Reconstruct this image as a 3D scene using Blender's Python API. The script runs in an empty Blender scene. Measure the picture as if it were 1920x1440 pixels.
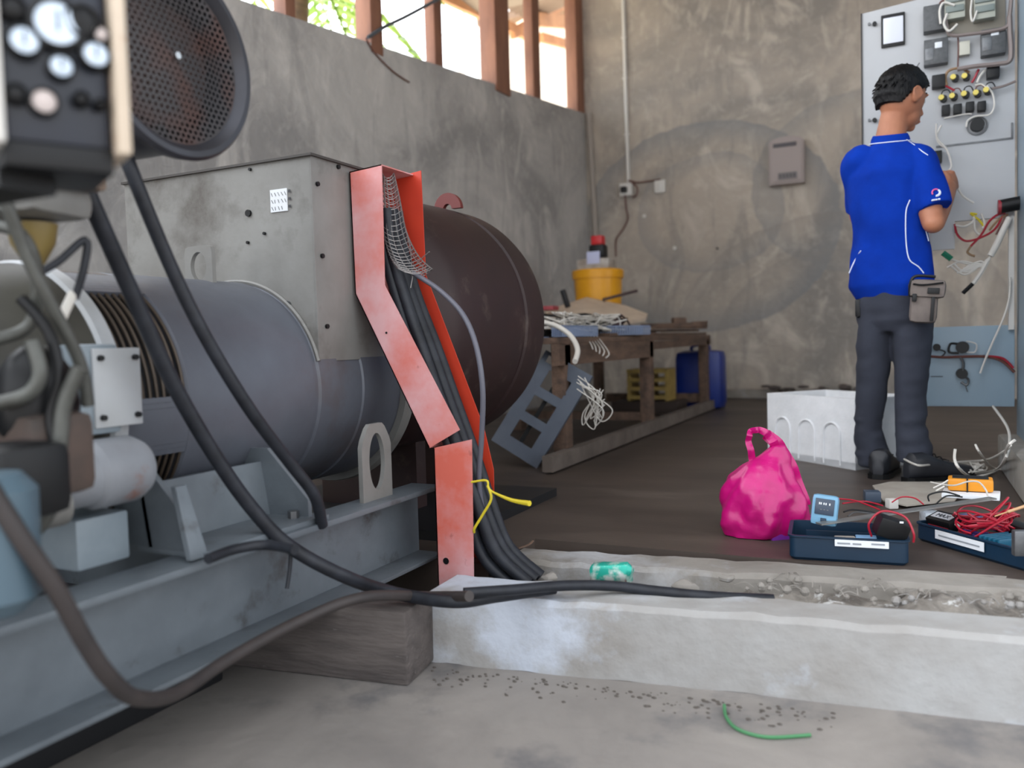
import bpy, bmesh, math, random
from mathutils import Vector, Matrix, Quaternion
random.seed(7)
S = bpy.context.scene
COL = S.collection
pi = math.pi
def V(*a): return Vector(a if len(a) > 1 else a[0])

# ---------------------------------------------------------------- camera
YAW, PITCH, ROLL, FPX = .44918, .0494052, .0293763, 1546.7
CAM = V(0, 0, .58)
_f = V(-math.sin(YAW)*math.cos(PITCH), math.cos(YAW)*math.cos(PITCH), -math.sin(PITCH))
_r0 = V(math.cos(YAW), math.sin(YAW), 0); _u0 = _r0.cross(_f)
_r = math.cos(ROLL)*_r0 - math.sin(ROLL)*_u0
_u = math.sin(ROLL)*_r0 + math.cos(ROLL)*_u0
cd = bpy.data.cameras.new('camera'); cam = bpy.data.objects.new('camera', cd); COL.objects.link(cam)
cam.matrix_world = Matrix(((_r.x, _u.x, -_f.x, CAM.x), (_r.y, _u.y, -_f.y, CAM.y), (_r.z, _u.z, -_f.z, CAM.z), (0, 0, 0, 1)))
cd.sensor_width = 36; cd.lens = 36*FPX/1920; cd.clip_start = .02
cd.dof.use_dof = True; cd.dof.focus_distance = 2.4; cd.dof.aperture_fstop = 2.1
S.camera = cam
# ---------------------------------------------------------------- light
w = bpy.data.worlds.new('sky'); S.world = w; w.use_nodes = True
bg = w.node_tree.nodes['Background']; wt_ = w.node_tree
tcw = wt_.nodes.new('ShaderNodeTexCoord'); sxw = wt_.nodes.new('ShaderNodeSeparateXYZ'); wt_.links.new(tcw.outputs['Generated'], sxw.inputs[0])
mrw = wt_.nodes.new('ShaderNodeMapRange'); wt_.links.new(sxw.outputs[0], mrw.inputs[0]); mrw.inputs[1].default_value = -.75; mrw.inputs[2].default_value = -.1
mrw.inputs[3].default_value = 4.2; mrw.inputs[4].default_value = 1.5      # hazy sky, boosted towards -X to send more light through the windows
wt_.links.new(mrw.outputs[0], bg.inputs[1]); bg.inputs[0].default_value = (.9, .94, 1, 1)
sd = bpy.data.lights.new('sun', 'SUN'); sun = bpy.data.objects.new('sun', sd); COL.objects.link(sun)
sd.energy = 14; sd.angle = .02; sd.color = (1, .93, .82); sun.rotation_euler = (math.radians(-35), math.radians(-6), 0)
S.view_settings.view_transform = 'Standard'; S.view_settings.look = 'None'
S.view_settings.exposure = .74; S.view_settings.gamma = 1
S.view_settings.use_curve_mapping = False

# pixel -> point on a real plane (axis 0/1/2 = value), or at a distance
def ray(px, py): return (px-960)/FPX*_r - (py-720)/FPX*_u + _f
def at(px, py, ax, v):
    d = ray(px, py); return CAM + d*((v-CAM[ax])/d[ax])
def atd(px, py, d): return CAM + ray(px, py)*d
def onp(px, py, p0, n):
    d = ray(px, py); return CAM + d*((p0-CAM).dot(n)/d.dot(n))

# ---------------------------------------------------------------- materials
def lin(c):
    return tuple(((x/255)/12.92 if x/255 <= .04045 else ((x/255+.055)/1.055)**2.4) for x in c) + (1,)
MC = {}
def mat(name, col, rough=.6, metal=0, col2=None, scale=6, amount=.5, bump=0, bscale=30, dist=0, stretch=(1,1,1), col3=None, s3=2.5, t3=(.55,.7),
        emit=None, trans=0, alpha=1, spec=.5, coat=0):
    if name in MC: return MC[name]
    m = bpy.data.materials.new(name); m.use_nodes = True; nt = m.node_tree; n = nt.nodes; l = nt.links
    b = n['Principled BSDF']; b.inputs['Base Color'].default_value = lin(col)
    b.inputs['Roughness'].default_value = rough; b.inputs['Metallic'].default_value = metal
    b.inputs['Specular IOR Level'].default_value = spec
    if coat: b.inputs['Coat Weight'].default_value = coat
    if trans: b.inputs['Transmission Weight'].default_value = trans
    if alpha < 1: b.inputs['Alpha'].default_value = alpha
    if emit: b.inputs['Emission Color'].default_value = lin(col); b.inputs['Emission Strength'].default_value = emit
    tc = n.new('ShaderNodeTexCoord'); mp = n.new('ShaderNodeMapping'); l.new(tc.outputs['Object'], mp.inputs[0]); mp.inputs['Scale'].default_value = stretch
    if col2:
        nz = n.new('ShaderNodeTexNoise'); l.new(mp.outputs[0], nz.inputs['Vector']); nz.inputs['Scale'].default_value = scale
        nz.inputs['Detail'].default_value = 6; nz.inputs['Distortion'].default_value = dist; nz.inputs['Roughness'].default_value = .6
        mr = n.new('ShaderNodeMapRange'); l.new(nz.outputs[0], mr.inputs[0]); mr.inputs[1].default_value = .5-.3*(1-amount)-.05; mr.inputs[2].default_value = .5+.3*(1-amount)+.05
        mx = n.new('ShaderNodeMix'); mx.data_type = 'RGBA'; l.new(mr.outputs[0], mx.inputs[0])
        mx.inputs[6].default_value = lin(col); mx.inputs[7].default_value = lin(col2)
        out = mx.outputs[2]
        if col3:
            n3 = n.new('ShaderNodeTexNoise'); l.new(mp.outputs[0], n3.inputs['Vector']); n3.inputs['Scale'].default_value = s3; n3.inputs['Detail'].default_value = 8
            n3.inputs['Roughness'].default_value = .65
            r3 = n.new('ShaderNodeMapRange'); l.new(n3.outputs[0], r3.inputs[0]); r3.inputs[1].default_value = t3[0]; r3.inputs[2].default_value = t3[1]
            m3 = n.new('ShaderNodeMix'); m3.data_type = 'RGBA'; l.new(r3.outputs[0], m3.inputs[0]); l.new(out, m3.inputs[6]); m3.inputs[7].default_value = lin(col3); out = m3.outputs[2]
        l.new(out, b.inputs['Base Color'])
    if bump:
        nb = n.new('ShaderNodeTexNoise'); l.new(mp.outputs[0], nb.inputs['Vector']); nb.inputs['Scale'].default_value = bscale; nb.inputs['Detail'].default_value = 5
        bp = n.new('ShaderNodeBump'); bp.inputs['Strength'].default_value = bump; bp.inputs['Distance'].default_value = .02; l.new(nb.outputs[0], bp.inputs['Height']); l.new(bp.outputs[0], b.inputs['Normal'])
    MC[name] = m; return m

def plaster(name, base, dark, light, arcs=()):
    """trowelled cement render: long swirling strokes and patch edges"""
    m = bpy.data.materials.new(name); m.use_nodes = True; nt = m.node_tree; n = nt.nodes; l = nt.links
    b = n['Principled BSDF']; b.inputs['Roughness'].default_value = .85
    tc = n.new('ShaderNodeTexCoord')
    def noise(sc, det=5, dist=0, st=(1,1,1), ro=.55):
        mp = n.new('ShaderNodeMapping'); mp.inputs['Scale'].default_value = st; l.new(tc.outputs['Object'], mp.inputs[0])
        z = n.new('ShaderNodeTexNoise'); l.new(mp.outputs[0], z.inputs['Vector']); z.inputs['Scale'].default_value = sc; z.inputs['Detail'].default_value = det
        z.inputs['Distortion'].default_value = dist; z.inputs['Roughness'].default_value = ro; return z.outputs[0]
    def rng(s, a, bb, c=0, d=1):
        r = n.new('ShaderNodeMapRange'); l.new(s, r.inputs[0]); r.inputs[1].default_value = a; r.inputs[2].default_value = bb; r.inputs[3].default_value = c; r.inputs[4].default_value = d; return r.outputs[0]
    def mix(f, a, c):
        x = n.new('ShaderNodeMix'); x.data_type = 'RGBA'; l.new(f, x.inputs[0])
        for i, q in ((6, a), (7, c)):
            if isinstance(q, tuple): x.inputs[i].default_value = q
            else: l.new(q, x.inputs[i])
        return x.outputs[2]
    c = mix(rng(noise(.7, 4, 1.5), .4, .62), lin(base), lin(dark))
    c = mix(rng(noise(2.2, 6, 2.8, (1,1,.6)), .52, .7, 0, .75), c, lin(light))
    c = mix(rng(noise(3.5, 5, 1.2, (1.6,1.6,.35)), .54, .68, 0, .6), c, lin(dark))
    c = mix(rng(noise(14, 8, .6), .5, .75, 0, .35), c, lin(light))
    for (cx, cz, R, wd, k, colr) in arcs:
        sp = n.new('ShaderNodeVectorMath'); sp.operation = 'SUBTRACT'; l.new(tc.outputs['Object'], sp.inputs[0]); sp.inputs[1].default_value = (cx, 0, cz)
        ml = n.new('ShaderNodeVectorMath'); ml.operation = 'MULTIPLY'; l.new(sp.outputs[0], ml.inputs[0]); ml.inputs[1].default_value = (1, 0, 1.25)
        ln = n.new('ShaderNodeVectorMath'); ln.operation = 'LENGTH'; l.new(ml.outputs[0], ln.inputs[0])
        ad = n.new('ShaderNodeMath'); ad.operation = 'MULTIPLY_ADD'; l.new(noise(3, 4, 1), ad.inputs[0]); ad.inputs[1].default_value = .12; l.new(ln.outputs[1], ad.inputs[2])
        f1 = rng(ad.outputs[0], R-wd, R, 0, 1); f2 = rng(ad.outputs[0], R, R+.015, 1, 0)
        mm = n.new('ShaderNodeMath'); mm.operation = 'MULTIPLY'; l.new(f1, mm.inputs[0]); l.new(f2, mm.inputs[1])
        m2 = n.new('ShaderNodeMath'); m2.operation = 'MULTIPLY'; l.new(mm.outputs[0], m2.inputs[0]); m2.inputs[1].default_value = k
        c = mix(m2.outputs[0], c, lin(colr))
    l.new(c, b.inputs['Base Color'])
    bp = n.new('ShaderNodeBump'); bp.inputs['Strength'].default_value = .35; bp.inputs['Distance'].default_value = .02
    l.new(noise(9, 8, 1.5), bp.inputs['Height']); l.new(bp.outputs[0], b.inputs['Normal'])
    return m

def perforated(name, col, pitch, rad, rmax, cols):
    """sheet with a hexagonal grid of real see-through holes (object space Y/Z)"""
    m = bpy.data.materials.new(name); m.use_nodes = True; nt = m.node_tree; n = nt.nodes; l = nt.links
    b = n['Principled BSDF']; b.inputs['Roughness'].default_value = .45; b.inputs['Metallic'].default_value = .3
    tc = n.new('ShaderNodeTexCoord'); sx = n.new('ShaderNodeSeparateXYZ'); l.new(tc.outputs['Object'], sx.inputs[0])
    def M_(op, a, bb=None, cc=None):
        x = n.new('ShaderNodeMath'); x.operation = op
        for i, q in enumerate((a, bb, cc)):
            if q is None: continue
            if isinstance(q, (int, float)): x.inputs[i].default_value = q
            else: l.new(q, x.inputs[i])
        return x.outputs[0]
    u, v = sx.outputs[1], sx.outputs[2]
    ds = []
    for o in (0, .5):
        a = M_('SUBTRACT', M_('FRACT', M_('ADD', M_('DIVIDE', u, pitch), 50+o)), .5)
        c = M_('SUBTRACT', M_('FRACT', M_('ADD', M_('DIVIDE', v, pitch*1.732), 50+o)), .5)
        a = M_('MULTIPLY', a, pitch); c = M_('MULTIPLY', c, pitch*1.732)
        ds.append(M_('SQRT', M_('ADD', M_('MULTIPLY', a, a), M_('MULTIPLY', c, c))))
    d = M_('MINIMUM', ds[0], ds[1])
    hole = M_('LESS_THAN', d, rad)
    rr = M_('SQRT', M_('ADD', M_('MULTIPLY', u, u), M_('MULTIPLY', v, v)))
    hole = M_('MULTIPLY', hole, M_('LESS_THAN', rr, rmax))
    l.new(M_('SUBTRACT', 1, hole), b.inputs['Alpha'])
    nz = n.new('ShaderNodeTexNoise'); l.new(tc.outputs['Object'], nz.inputs['Vector']); nz.inputs['Scale'].default_value = 14
    mr = n.new('ShaderNodeMapRange'); l.new(nz.outputs[0], mr.inputs[0]); mr.inputs[1].default_value = .45; mr.inputs[2].default_value = .7
    mx = n.new('ShaderNodeMix'); mx.data_type = 'RGBA'; l.new(mr.outputs[0], mx.inputs[0]); mx.inputs[6].default_value = lin(col); mx.inputs[7].default_value = lin(cols)
    l.new(mx.outputs[2], b.inputs['Base Color'])
    return m

# ---------------------------------------------------------------- mesh builder
class B:
    def __init__(s): s.v = []; s.f = []
    def add(s, vs, fs):
        o = len(s.v); s.v += [V(x) for x in vs]; s.f += [tuple(i+o for i in f) for f in fs]; return s
    def box(s, c, d, M=None, rz=0, bev=0):
        c = V(c); x, y, z = d[0]/2, d[1]/2, d[2]/2
        R = M if M is not None else Matrix.Rotation(rz, 3, 'Z')
        bm = bmesh.new(); bmesh.ops.create_cube(bm, size=1)
        for v in bm.verts: v.co = V(v.co.x*d[0], v.co.y*d[1], v.co.z*d[2])
        if bev: bmesh.ops.bevel(bm, geom=bm.edges[:], offset=min(bev, min(d)*.45), segments=2, profile=.6, affect='EDGES')
        bm.verts.index_update()
        s.add([R @ v.co + c for v in bm.verts], [[v.index for v in f.verts] for f in bm.faces]); bm.free(); return s
    def box2(s, a, b, bev=0):
        a, b = V(a), V(b); return s.box((a+b)/2, [abs(b[i]-a[i]) for i in range(3)], bev=bev)
    def loft(s, rings, cap=True):
        o = len(s.v); n = len(rings[0])
        for r in rings: s.v += [V(p) for p in r]
        for i in range(len(rings)-1):
            for j in range(n):
                k = (j+1) % n; s.f.append((o+i*n+j, o+i*n+k, o+(i+1)*n+k, o+(i+1)*n+j))
        if cap:
            s.f.append(tuple(o+j for j in reversed(range(n)))); s.f.append(tuple(o+(len(rings)-1)*n+j for j in range(n)))
        return s
    def ell(s, rings, n=24, cap=True, pw=1):
        """rings: (centre, u vector, v vector)"""
        def q(x): return math.copysign(abs(x)**pw, x)
        return s.loft([[V(c)+V(a)*q(math.cos(2*pi*j/n))+V(b)*q(math.sin(2*pi*j/n)) for j in range(n)] for c, a, b in rings], cap)
    def tube(s, pts, r, n=8, smooth=6, cap=True):
        P = spline(pts, smooth) if smooth else [V(p) for p in pts]
        m = len(P); R = r if callable(r) else (lambda t: r)
        prev = None; rings = []
        for i, p in enumerate(P):
            t = (P[min(i+1, m-1)]-P[max(i-1, 0)])
            if t.length < 1e-9: t = V(0, 0, 1)
            t.normalize()
            if prev is None:
                a = t.orthogonal().normalized()
            else:
                a = prev-t*prev.dot(t)
                a = a.normalized() if a.length > 1e-6 else t.orthogonal().normalized()
            prev = a; c = t.cross(a); rr = R(i/(m-1))
            rings.append([p+(a*math.cos(2*pi*j/n)+c*math.sin(2*pi*j/n))*rr for j in range(n)])
        return s.loft(rings, cap)
    def cyl(s, a, b, r, r2=None, n=24):
        a, b = V(a), V(b); r2 = r if r2 is None else r2
        return s.tube([a, b], lambda t: r+(r2-r)*t, n, 0)
    def lathe(s, o, ax, prof, n=48, a0=0, a1=2*pi, ref=None, cap=False):
        """prof: (distance along axis, radius)"""
        o, ax = V(o), V(ax).normalized(); e = (V(ref) if ref else ax.orthogonal()); e = (e-ax*e.dot(ax)).normalized(); g = ax.cross(e)
        full = abs(a1-a0-2*pi) < 1e-6; k = n if full else n+1
        base = len(s.v)
        for h, r in prof:
            for j in range(k):
                t = a0+(a1-a0)*j/n; s.v.append(o+ax*h+(e*math.cos(t)+g*math.sin(t))*max(r, 1e-5))
        for i in range(len(prof)-1):
            for j in range(n):
                q = (j+1) % k; s.f.append((base+i*k+j, base+i*k+q, base+(i+1)*k+q, base+(i+1)*k+j))
        return s
    def prism(s, poly, t):
        """3-D planar polygon extruded by vector t"""
        n = len(poly); P = [V(p) for p in poly]; t = V(t); o = len(s.v)
        s.v += P+[p+t for p in P]
        s.f.append(tuple(o+i for i in range(n))); s.f.append(tuple(o+n+i for i in reversed(range(n))))
        for i in range(n): j = (i+1) % n; s.f.append((o+i, o+n+i, o+n+j, o+j))
        return s
    def slab_holes(s, o, ex, ey, t, w, h, holes):
        """rectangular plate w*h with rectangular holes (x0,x1,y0,y1)"""
        o, ex, ey, t = V(o), V(ex), V(ey), V(t)
        xs = sorted({0, w, *[q for H in holes for q in H[:2]]}); ys = sorted({0, h, *[q for H in holes for q in H[2:]]})
        for i in range(len(xs)-1):
            for j in range(len(ys)-1):
                cx, cy = (xs[i]+xs[i+1])/2, (ys[j]+ys[j+1])/2
                if any(H[0] < cx < H[1] and H[2] < cy < H[3] for H in holes): continue
                a = o+ex*xs[i]+ey*ys[j]; b = o+ex*xs[i+1]+ey*ys[j]; c = o+ex*xs[i+1]+ey*ys[j+1]; d = o+ex*xs[i]+ey*ys[j+1]
                s.prism([a, b, c, d], t)
        return s
    def sphere(s, c, r, n=16, m=10, M=None):
        c = V(c); r = (r,)*3 if isinstance(r, (int, float)) else r
        M = M if M is not None else Matrix.Identity(3)
        rings = []
        for i in range(m+1):
            t = pi*(i+.001)/(m+.002)
            rings.append([c+M @ V(r[0]*math.sin(t)*math.cos(2*pi*j/n), r[1]*math.sin(t)*math.sin(2*pi*j/n), r[2]*math.cos(t)) for j in range(n)])
        return s.loft(rings)
    def torus(s, c, ax, R, r, n=32, k=8, a0=0, a1=2*pi, ref=None):
        ax = V(ax).normalized(); e = V(ref).normalized() if ref else ax.orthogonal().normalized(); g = ax.cross(e); c = V(c)
        full = abs(a1-a0-2*pi) < 1e-6
        rings = []
        for i in range(n+(0 if full else 1)):
            t = a0+(a1-a0)*i/n; d = e*math.cos(t)+g*math.sin(t)
            rings.append([c+d*(R+r*math.cos(2*pi*j/k))+ax*r*math.sin(2*pi*j/k) for j in range(k)])
        if full: rings.append(rings[0])
        return s.loft(rings, not full)
    def build(s, name, m, parent=None, smooth=True, origin=None, noise=0, nscale=10, remesh=0, relax=0, fn=None, label=None):
        me = bpy.data.meshes.new(name)
        wo = V(parent['_o']) if parent is not None and '_o' in parent else V(0, 0, 0)
        if parent is None:
            if origin is None:
                xs = [v.x for v in s.v]; ys = [v.y for v in s.v]; zs = [v.z for v in s.v]
                origin = V((min(xs)+max(xs))/2, (min(ys)+max(ys))/2, min(zs))
            wo = V(origin)
        org = V(origin) if (parent is not None and origin is not None) else wo
        me.from_pydata([v-org for v in s.v], [], s.f); me.update()
        bm = bmesh.new(); bm.from_mesh(me); bmesh.ops.recalc_face_normals(bm, faces=bm.faces[:]); bm.to_mesh(me); bm.free()
        o = bpy.data.objects.new(name, me); COL.objects.link(o)
        if remesh:
            md = o.modifiers.new('r', 'REMESH'); md.mode = 'VOXEL'; md.voxel_size = remesh; md.use_smooth_shade = True
            if relax: sm = o.modifiers.new('s', 'SMOOTH'); sm.iterations = relax; sm.factor = .5
            dg = bpy.context.evaluated_depsgraph_get(); me2 = bpy.data.meshes.new_from_object(o.evaluated_get(dg)); o.modifiers.clear(); o.data = me2; me = me2
        if fn:
            for v in me.vertices: v.co = fn(v.co+org)-org
        if noise:
            from mathutils import noise as N
            me.update(); ns = [v.normal.copy() for v in me.vertices]
            for v, q in zip(me.vertices, ns): v.co += q*N.noise((v.co+org)*nscale)*noise
        me.materials.clear(); me.materials.append(m)
        if smooth:
            for p in me.polygons: p.use_smooth = True
            try: me.set_sharp_from_angle(angle=math.radians(38))
            except Exception: pass
        if parent is not None: o.parent = parent; o.location = org-wo
        else: o.location = org; o['_o'] = tuple(org)
        o['_o'] = tuple(org)
        if label: o['label'] = label
        return o
def spline(pts, k):
    P = [V(p) for p in pts]
    if len(P) < 3: return P
    out = []
    for i in range(len(P)-1):
        p0, p1, p2, p3 = P[max(i-1, 0)], P[i], P[i+1], P[min(i+2, len(P)-1)]
        for j in range(k):
            t = j/k
            out.append(.5*((2*p1)+(p2-p0)*t+(2*p0-5*p1+4*p2-p3)*t*t+(3*p1-p0-3*p2+p3)*t**3))
    out.append(P[-1]); return out
def tag(o, label, cat, group=None, kind=None):
    o['label'] = label; o['category'] = cat
    if group: o['group'] = group
    if kind: o['kind'] = kind
    return o
def thing(name, loc, label, cat, group=None):
    o = bpy.data.objects.new(name, None); COL.objects.link(o); o.location = loc; o['_o'] = tuple(loc); o.empty_display_size = .05
    return tag(o, label, cat, group)
def struct(name, b, m, **k):
    o = b.build(name, m, smooth=False, **k); o['kind'] = 'structure'; return o

# ---------------------------------------------------------------- shared materials
m_black = mat('black rubber', (24,26,31), .5, col2=(42,45,52), scale=25, spec=.35)
m_dark = mat('dark plastic', (13,14,16), .45, spec=.35)
m_white = mat('white plastic', (205,203,198), .5)
m_steel = mat('bare steel', (120,122,124), .4, .7, col2=(85,86,88), scale=20)
m_genpaint = mat('grey machine paint', (96,101,110), .42, .1, col2=(80,82,90), scale=4, amount=.4, col3=(84,76,76), s3=3, t3=(.55,.75), bump=.05)
m_boxpaint = mat('grimy light grey paint', (140,140,137), .5, .15, col2=(112,110,106), scale=3, amount=.5, col3=(74,68,62), s3=3.5, t3=(.52,.74), bump=.05)
m_skid = mat('blue grey frame paint', (112,120,126), .45, .1, col2=(92,99,105), scale=5, amount=.5, col3=(60,56,54), s3=9, t3=(.58,.76), bump=.08)
m_orange = mat('salmon trunking paint', (202,98,82), .5, 0, col2=(208,160,162), scale=4.5, amount=.7, col3=(140,70,64), s3=16, t3=(.64,.76))  # trunking channels, paler and pinker in patches
m_orange2 = mat('orange red trunking paint', (196,62,38), .45, 0, col2=(178,52,34), scale=5)  # trunking far flange, more saturated than the channels
m_rust = mat('dark brown primer', (46,24,23), .6, .0, col2=(34,20,20), scale=3, amount=.5, col3=(84,70,62), s3=5, t3=(.58,.75))
m_wood = mat('weathered wood', (112,88,72), .8, col2=(70,56,48), scale=7, stretch=(3,.6,3), bump=.2)
m_postwood = mat('red brown painted timber', (142,98,76), .6, col2=(116,78,62), scale=6, stretch=(2,2,.5))
m_timber = mat('grey old timber', (104,96,92), .85, col2=(72,66,64), scale=6, stretch=(.7,4,5), bump=.35, bscale=20, col3=(160,155,150), s3=12, t3=(.66,.75))
m_conc = mat('rough concrete', (150,145,138), .9, col2=(120,115,108), scale=4, bump=.25, bscale=25, col3=(178,180,184), s3=2.5, t3=(.5,.7))
m_curb = mat('pale cement curb', (166,166,165), .9, col2=(142,138,133), scale=5, bump=.3, bscale=22, col3=(184,190,200), s3=2.2, t3=(.5,.62))
m_floor = mat('smooth worn floor', (82,72,65), .5, col2=(60,51,46), scale=1.6, dist=.6, stretch=(1,3,1), col3=(100,90,83), s3=1.2, t3=(.55,.75), bump=.03)
m_ofloor = mat('outer concrete floor', (150,144,138), .75, col2=(124,119,115), scale=3.2, dist=.5, col3=(98,97,99), s3=4, t3=(.5,.68), bump=.12)
m_blue = mat('royal blue cloth', (3,52,160), .9, col2=(2,42,136), scale=8, spec=.15, bump=.05, bscale=60)
m_trouser = mat('charcoal trouser cloth', (50,54,66), .9, col2=(40,43,54), scale=7, bump=.08, bscale=50)
m_skin = mat('skin', (176,118,88), .55, col2=(160,102,74), scale=12)
m_hair = mat('black hair', (8,8,9), .55, spec=.25, col2=(15,14,16), scale=60, stretch=(1,1,.2), bump=.3, bscale=140)
m_piping = mat('white piping', (214,222,240), .7)
m_cabinet = mat('pale grey enamel', (182,184,186), .4, col2=(172,174,177), scale=2)
m_cabblue = mat('pale blue enamel', (144,164,178), .4, col2=(134,154,168), scale=2)
m_foam = mat('white foam', (242,243,245), .8, col2=(226,228,230), scale=9, bump=.1, bscale=80)
m_case = mat('navy case plastic', (6,42,66), .45, col2=(5,36,57), scale=4)
m_red = mat('red wire', (158,18,42), .4)
m_whitewire = mat('white wire', (210,206,198), .5)
m_brownwire = mat('brown wire', (96,56,48), .5)
m_yellow = mat('yellow wire', (206,186,40), .5)
m_label = mat('paper label', (222,226,230), .6)
m_ink = mat('printed ink', (58,60,66), .6)
m_paper = mat('grey cardboard', (168,162,152), .8, col2=(146,138,128), scale=7)

# ================================================================ SETTING
WY = 7.9                                    # back wall plane
P0 = V(-2.908, WY, 0); ang = math.radians(4)
wd_ = V(-math.sin(ang), -math.cos(ang), 0); wn = V(math.cos(ang), -math.sin(ang), 0)
def lw(px, py): return onp(px, py, P0, wn)
def lwu(p): return (p-P0).dot(wd_)
s0, s1 = lw(1097, 213), lw(561, 36)
uA, uB = lwu(s0), lwu(s1)
slope = (s1.z-s0.z)/(uB-uA)
def sill(u): return s0.z+(u-uA)*slope
b = B(); L = 9.5
b.prism([P0+wd_*-.12, P0+wd_*L, P0+wd_*L+V(0,0,sill(L)), P0+wd_*-.12+V(0,0,sill(-.12))], -wn*.14)
struct('wall_left', b, plaster('cement render left', (176,173,169), (142,140,138), (194,190,185)), origin=P0)
b = B(); b.box2((-3.1, WY, -.165), (3.6, WY+.14, 4.35))
m_bw = plaster('cement render back', (170,160,148), (136,131,125), (192,183,171),
               arcs=[(1.15, 1.62, 1.28, .28, .75, (126,127,128)), (2.6, 1.9, 1.05, .3, .5, (130,130,129)), (1.2, 1.75, .75, .2, .4, (128,129,130)), (2.3, .5, 1.5, .16, .45, (134,128,122)), (2.3, .5, 1.1, .2, .4, (134,129,124))])
struct('wall_back', b, m_bw, origin=(-2.9, WY, 0))
b = B(); b.box2((-4.4, 1.0, 4.32), (4.2, WY+.6, 4.4)); struct('ceiling', b, mat('roof board', (120,110,100), .8))
b = B(); b.box2((3.4, 5.2, -.165), (3.54, WY, 4.35)); struct('wall_right', b, plaster('cement render right', (140,136,130), (112,108,104), (160,155,148)))
# floors: inner slab and lower outer floor in one mesh
b = B()
b.box2((-4.6, 2.2, -.3), (3.4, WY, 0))
b.box2((-4.6, 1.9, -.3), (-1.0, 2.2, 0))
fl = struct('floor', b, m_floor)
b = B(); b.box2((-30, -30, -.3), (30, 34, -.165))
gr = b.build('ground', m_ofloor, smooth=False); gr['kind'] = 'structure'
b = B(); b.box2((-30, -6, -.2), (-3.5, 34, -.155)); yd = b.build('yard', mat('pale sunlit gravel', (224,212,190), .9, col2=(196,184,164), scale=3), smooth=False); yd['kind'] = 'structure'
# curbs (turned a few degrees from the back wall)
def curb(name, pts_front, pts_back, z0, m):
    b = B(); n = len(pts_front)
    rings = []
    random.seed(3)
    F = spline([V(x, y, 0) for x, y in pts_front], 8); Bk = spline([V(x, y, 0) for x, y in pts_back], 8)
    for p, q in zip(F, Bk):
        j = random.uniform(-.003, .003)
        rings.append([V(p.x, p.y, z0), V(p.x, p.y+.004, -.012+j), V(p.x, p.y+.016, j), V(q.x, q.y-.012, j*.5), V(q.x, q.y, -.012), V(q.x, q.y, z0)])
    b.loft(rings)
    o = b.build(name, m, noise=.006, nscale=14); o['kind'] = 'structure'; return o
curb('trim_1', [(-1.03,1.63),(-.74,1.665),(-.35,1.72),(.19,1.775),(1.6,1.93)], [(-1.03,1.80),(-.74,1.83),(-.35,1.86),(.19,1.915),(1.6,2.07)], -.165, m_curb)
curb('trim_2', [(-.99,1.965),(-.74,1.985),(-.35,2.03),(.19,2.10),(1.6,2.25)], [(-.99,2.11),(-.74,2.13),(-.35,2.17),(.19,2.23),(1.6,2.38)], -.165, m_conc)
# window: row of timber posts standing on the sloping wall head
wt = bpy.data.objects.new('window_1', None); COL.objects.link(wt); wt.location = (-3.2, 5, 2.3); wt['_o'] = (-3.2, 5, 2.3); wt['kind'] = 'structure'
for (xa, xb, py, th) in ((529,557,30,.10), (684,718,85,.13), (812,835,122,.09), (914,955,163,.15), (997,1018,186,.09), (1076,1097,211,.12)):
    a, c = lw(xa, py), lw(xb, py); ua, uc = lwu(a), lwu(c); wdt = abs(ua-uc)*.66; u = min(ua, uc)+wdt/2
    b = B(); base = P0+wd_*u-wn*.06
    R = Matrix((wd_, wn, V(0,0,1))).transposed()
    b.box(base+V(0,0,(sill(u)+4.3)/2-.03), (wdt, th, 4.3-sill(u)+.06), M=R, bev=.008)
    b.build('window_post', m_postwood, wt)
b = B(); b.box(P0+wd_*4.6-wn*.06+V(0,0,4.2), (9.4, .12, .16), M=Matrix((wd_, wn, V(0,0,1))).transposed()); b.build('window_head', m_postwood, wt)

# roof overhang beyond the windows, neighbouring hut, palm and mast
m_rafter = mat('sunlit rafter wood', (178,128,84), .7, col2=(150,104,66), scale=5)
def outp(px, py, X): return at(px, py, 0, X)
et = thing('roof_overhang', (-4.2, 7, 3.6), 'brown timber eaves with corrugated sheet outside the window posts', 'roof')
def beam(b, p, q, w_, h):
    p, q = V(p), V(q); d = (q-p); L_ = d.length; d.normalize(); sd_ = d.cross(V(0,0,1)).normalized(); up = sd_.cross(d)
    b.box((p+q)/2, (L_, w_, h), M=Matrix((d, sd_, up)).transposed())
for pa, pb, XX, hh in (((800,-22),(1000,72),-4.4,.12), ((960,62),(1090,-12),-4.4,.14), ((1000,36),(1095,44),-4.1,.16), ((1015,70),(1095,92),-4.4,.12)):
    b = B(); beam(b, outp(*pa, XX), outp(*pb, XX), .07, hh); b.build('rafter', m_rafter, et)
b = B()
a0, a1 = outp(835,-20,-4.3), outp(1000,50,-4.3)
n_ = 60
rows = []
for i in range(n_+1):
    t = i/n_; p = a0.lerp(a1, t)+V(0,0,.07+.02*math.sin(i*1.6)); rows.append(p)
for i in range(n_): b.prism([rows[i], rows[i+1], rows[i+1]+V(1.1,0,.22), rows[i]+V(1.1,0,.22)], (0,0,.006))
b.build('corrugated_sheet', mat('old roof sheet', (120,104,92), .6), et)
ht = thing('neighbour_hut', (-6.2, 13, 0), 'pale hut corner with flat roof beyond the last window gap', 'hut')
c = outp(1060, 60, -6.2)
b = B(); b.box2((-7.6, c.y-.2, 0), (-6.0, c.y+3, c.z+.25)); b.build('hut_wall', mat('pale hut wall', (214,206,196), .8), ht)
b = B(); b.box2((-7.9, c.y-.6, c.z+.25), (-5.8, c.y+3.3, c.z+.4)); b.build('hut_roof', mat('hut roof', (120,98,80), .7), ht)
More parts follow.
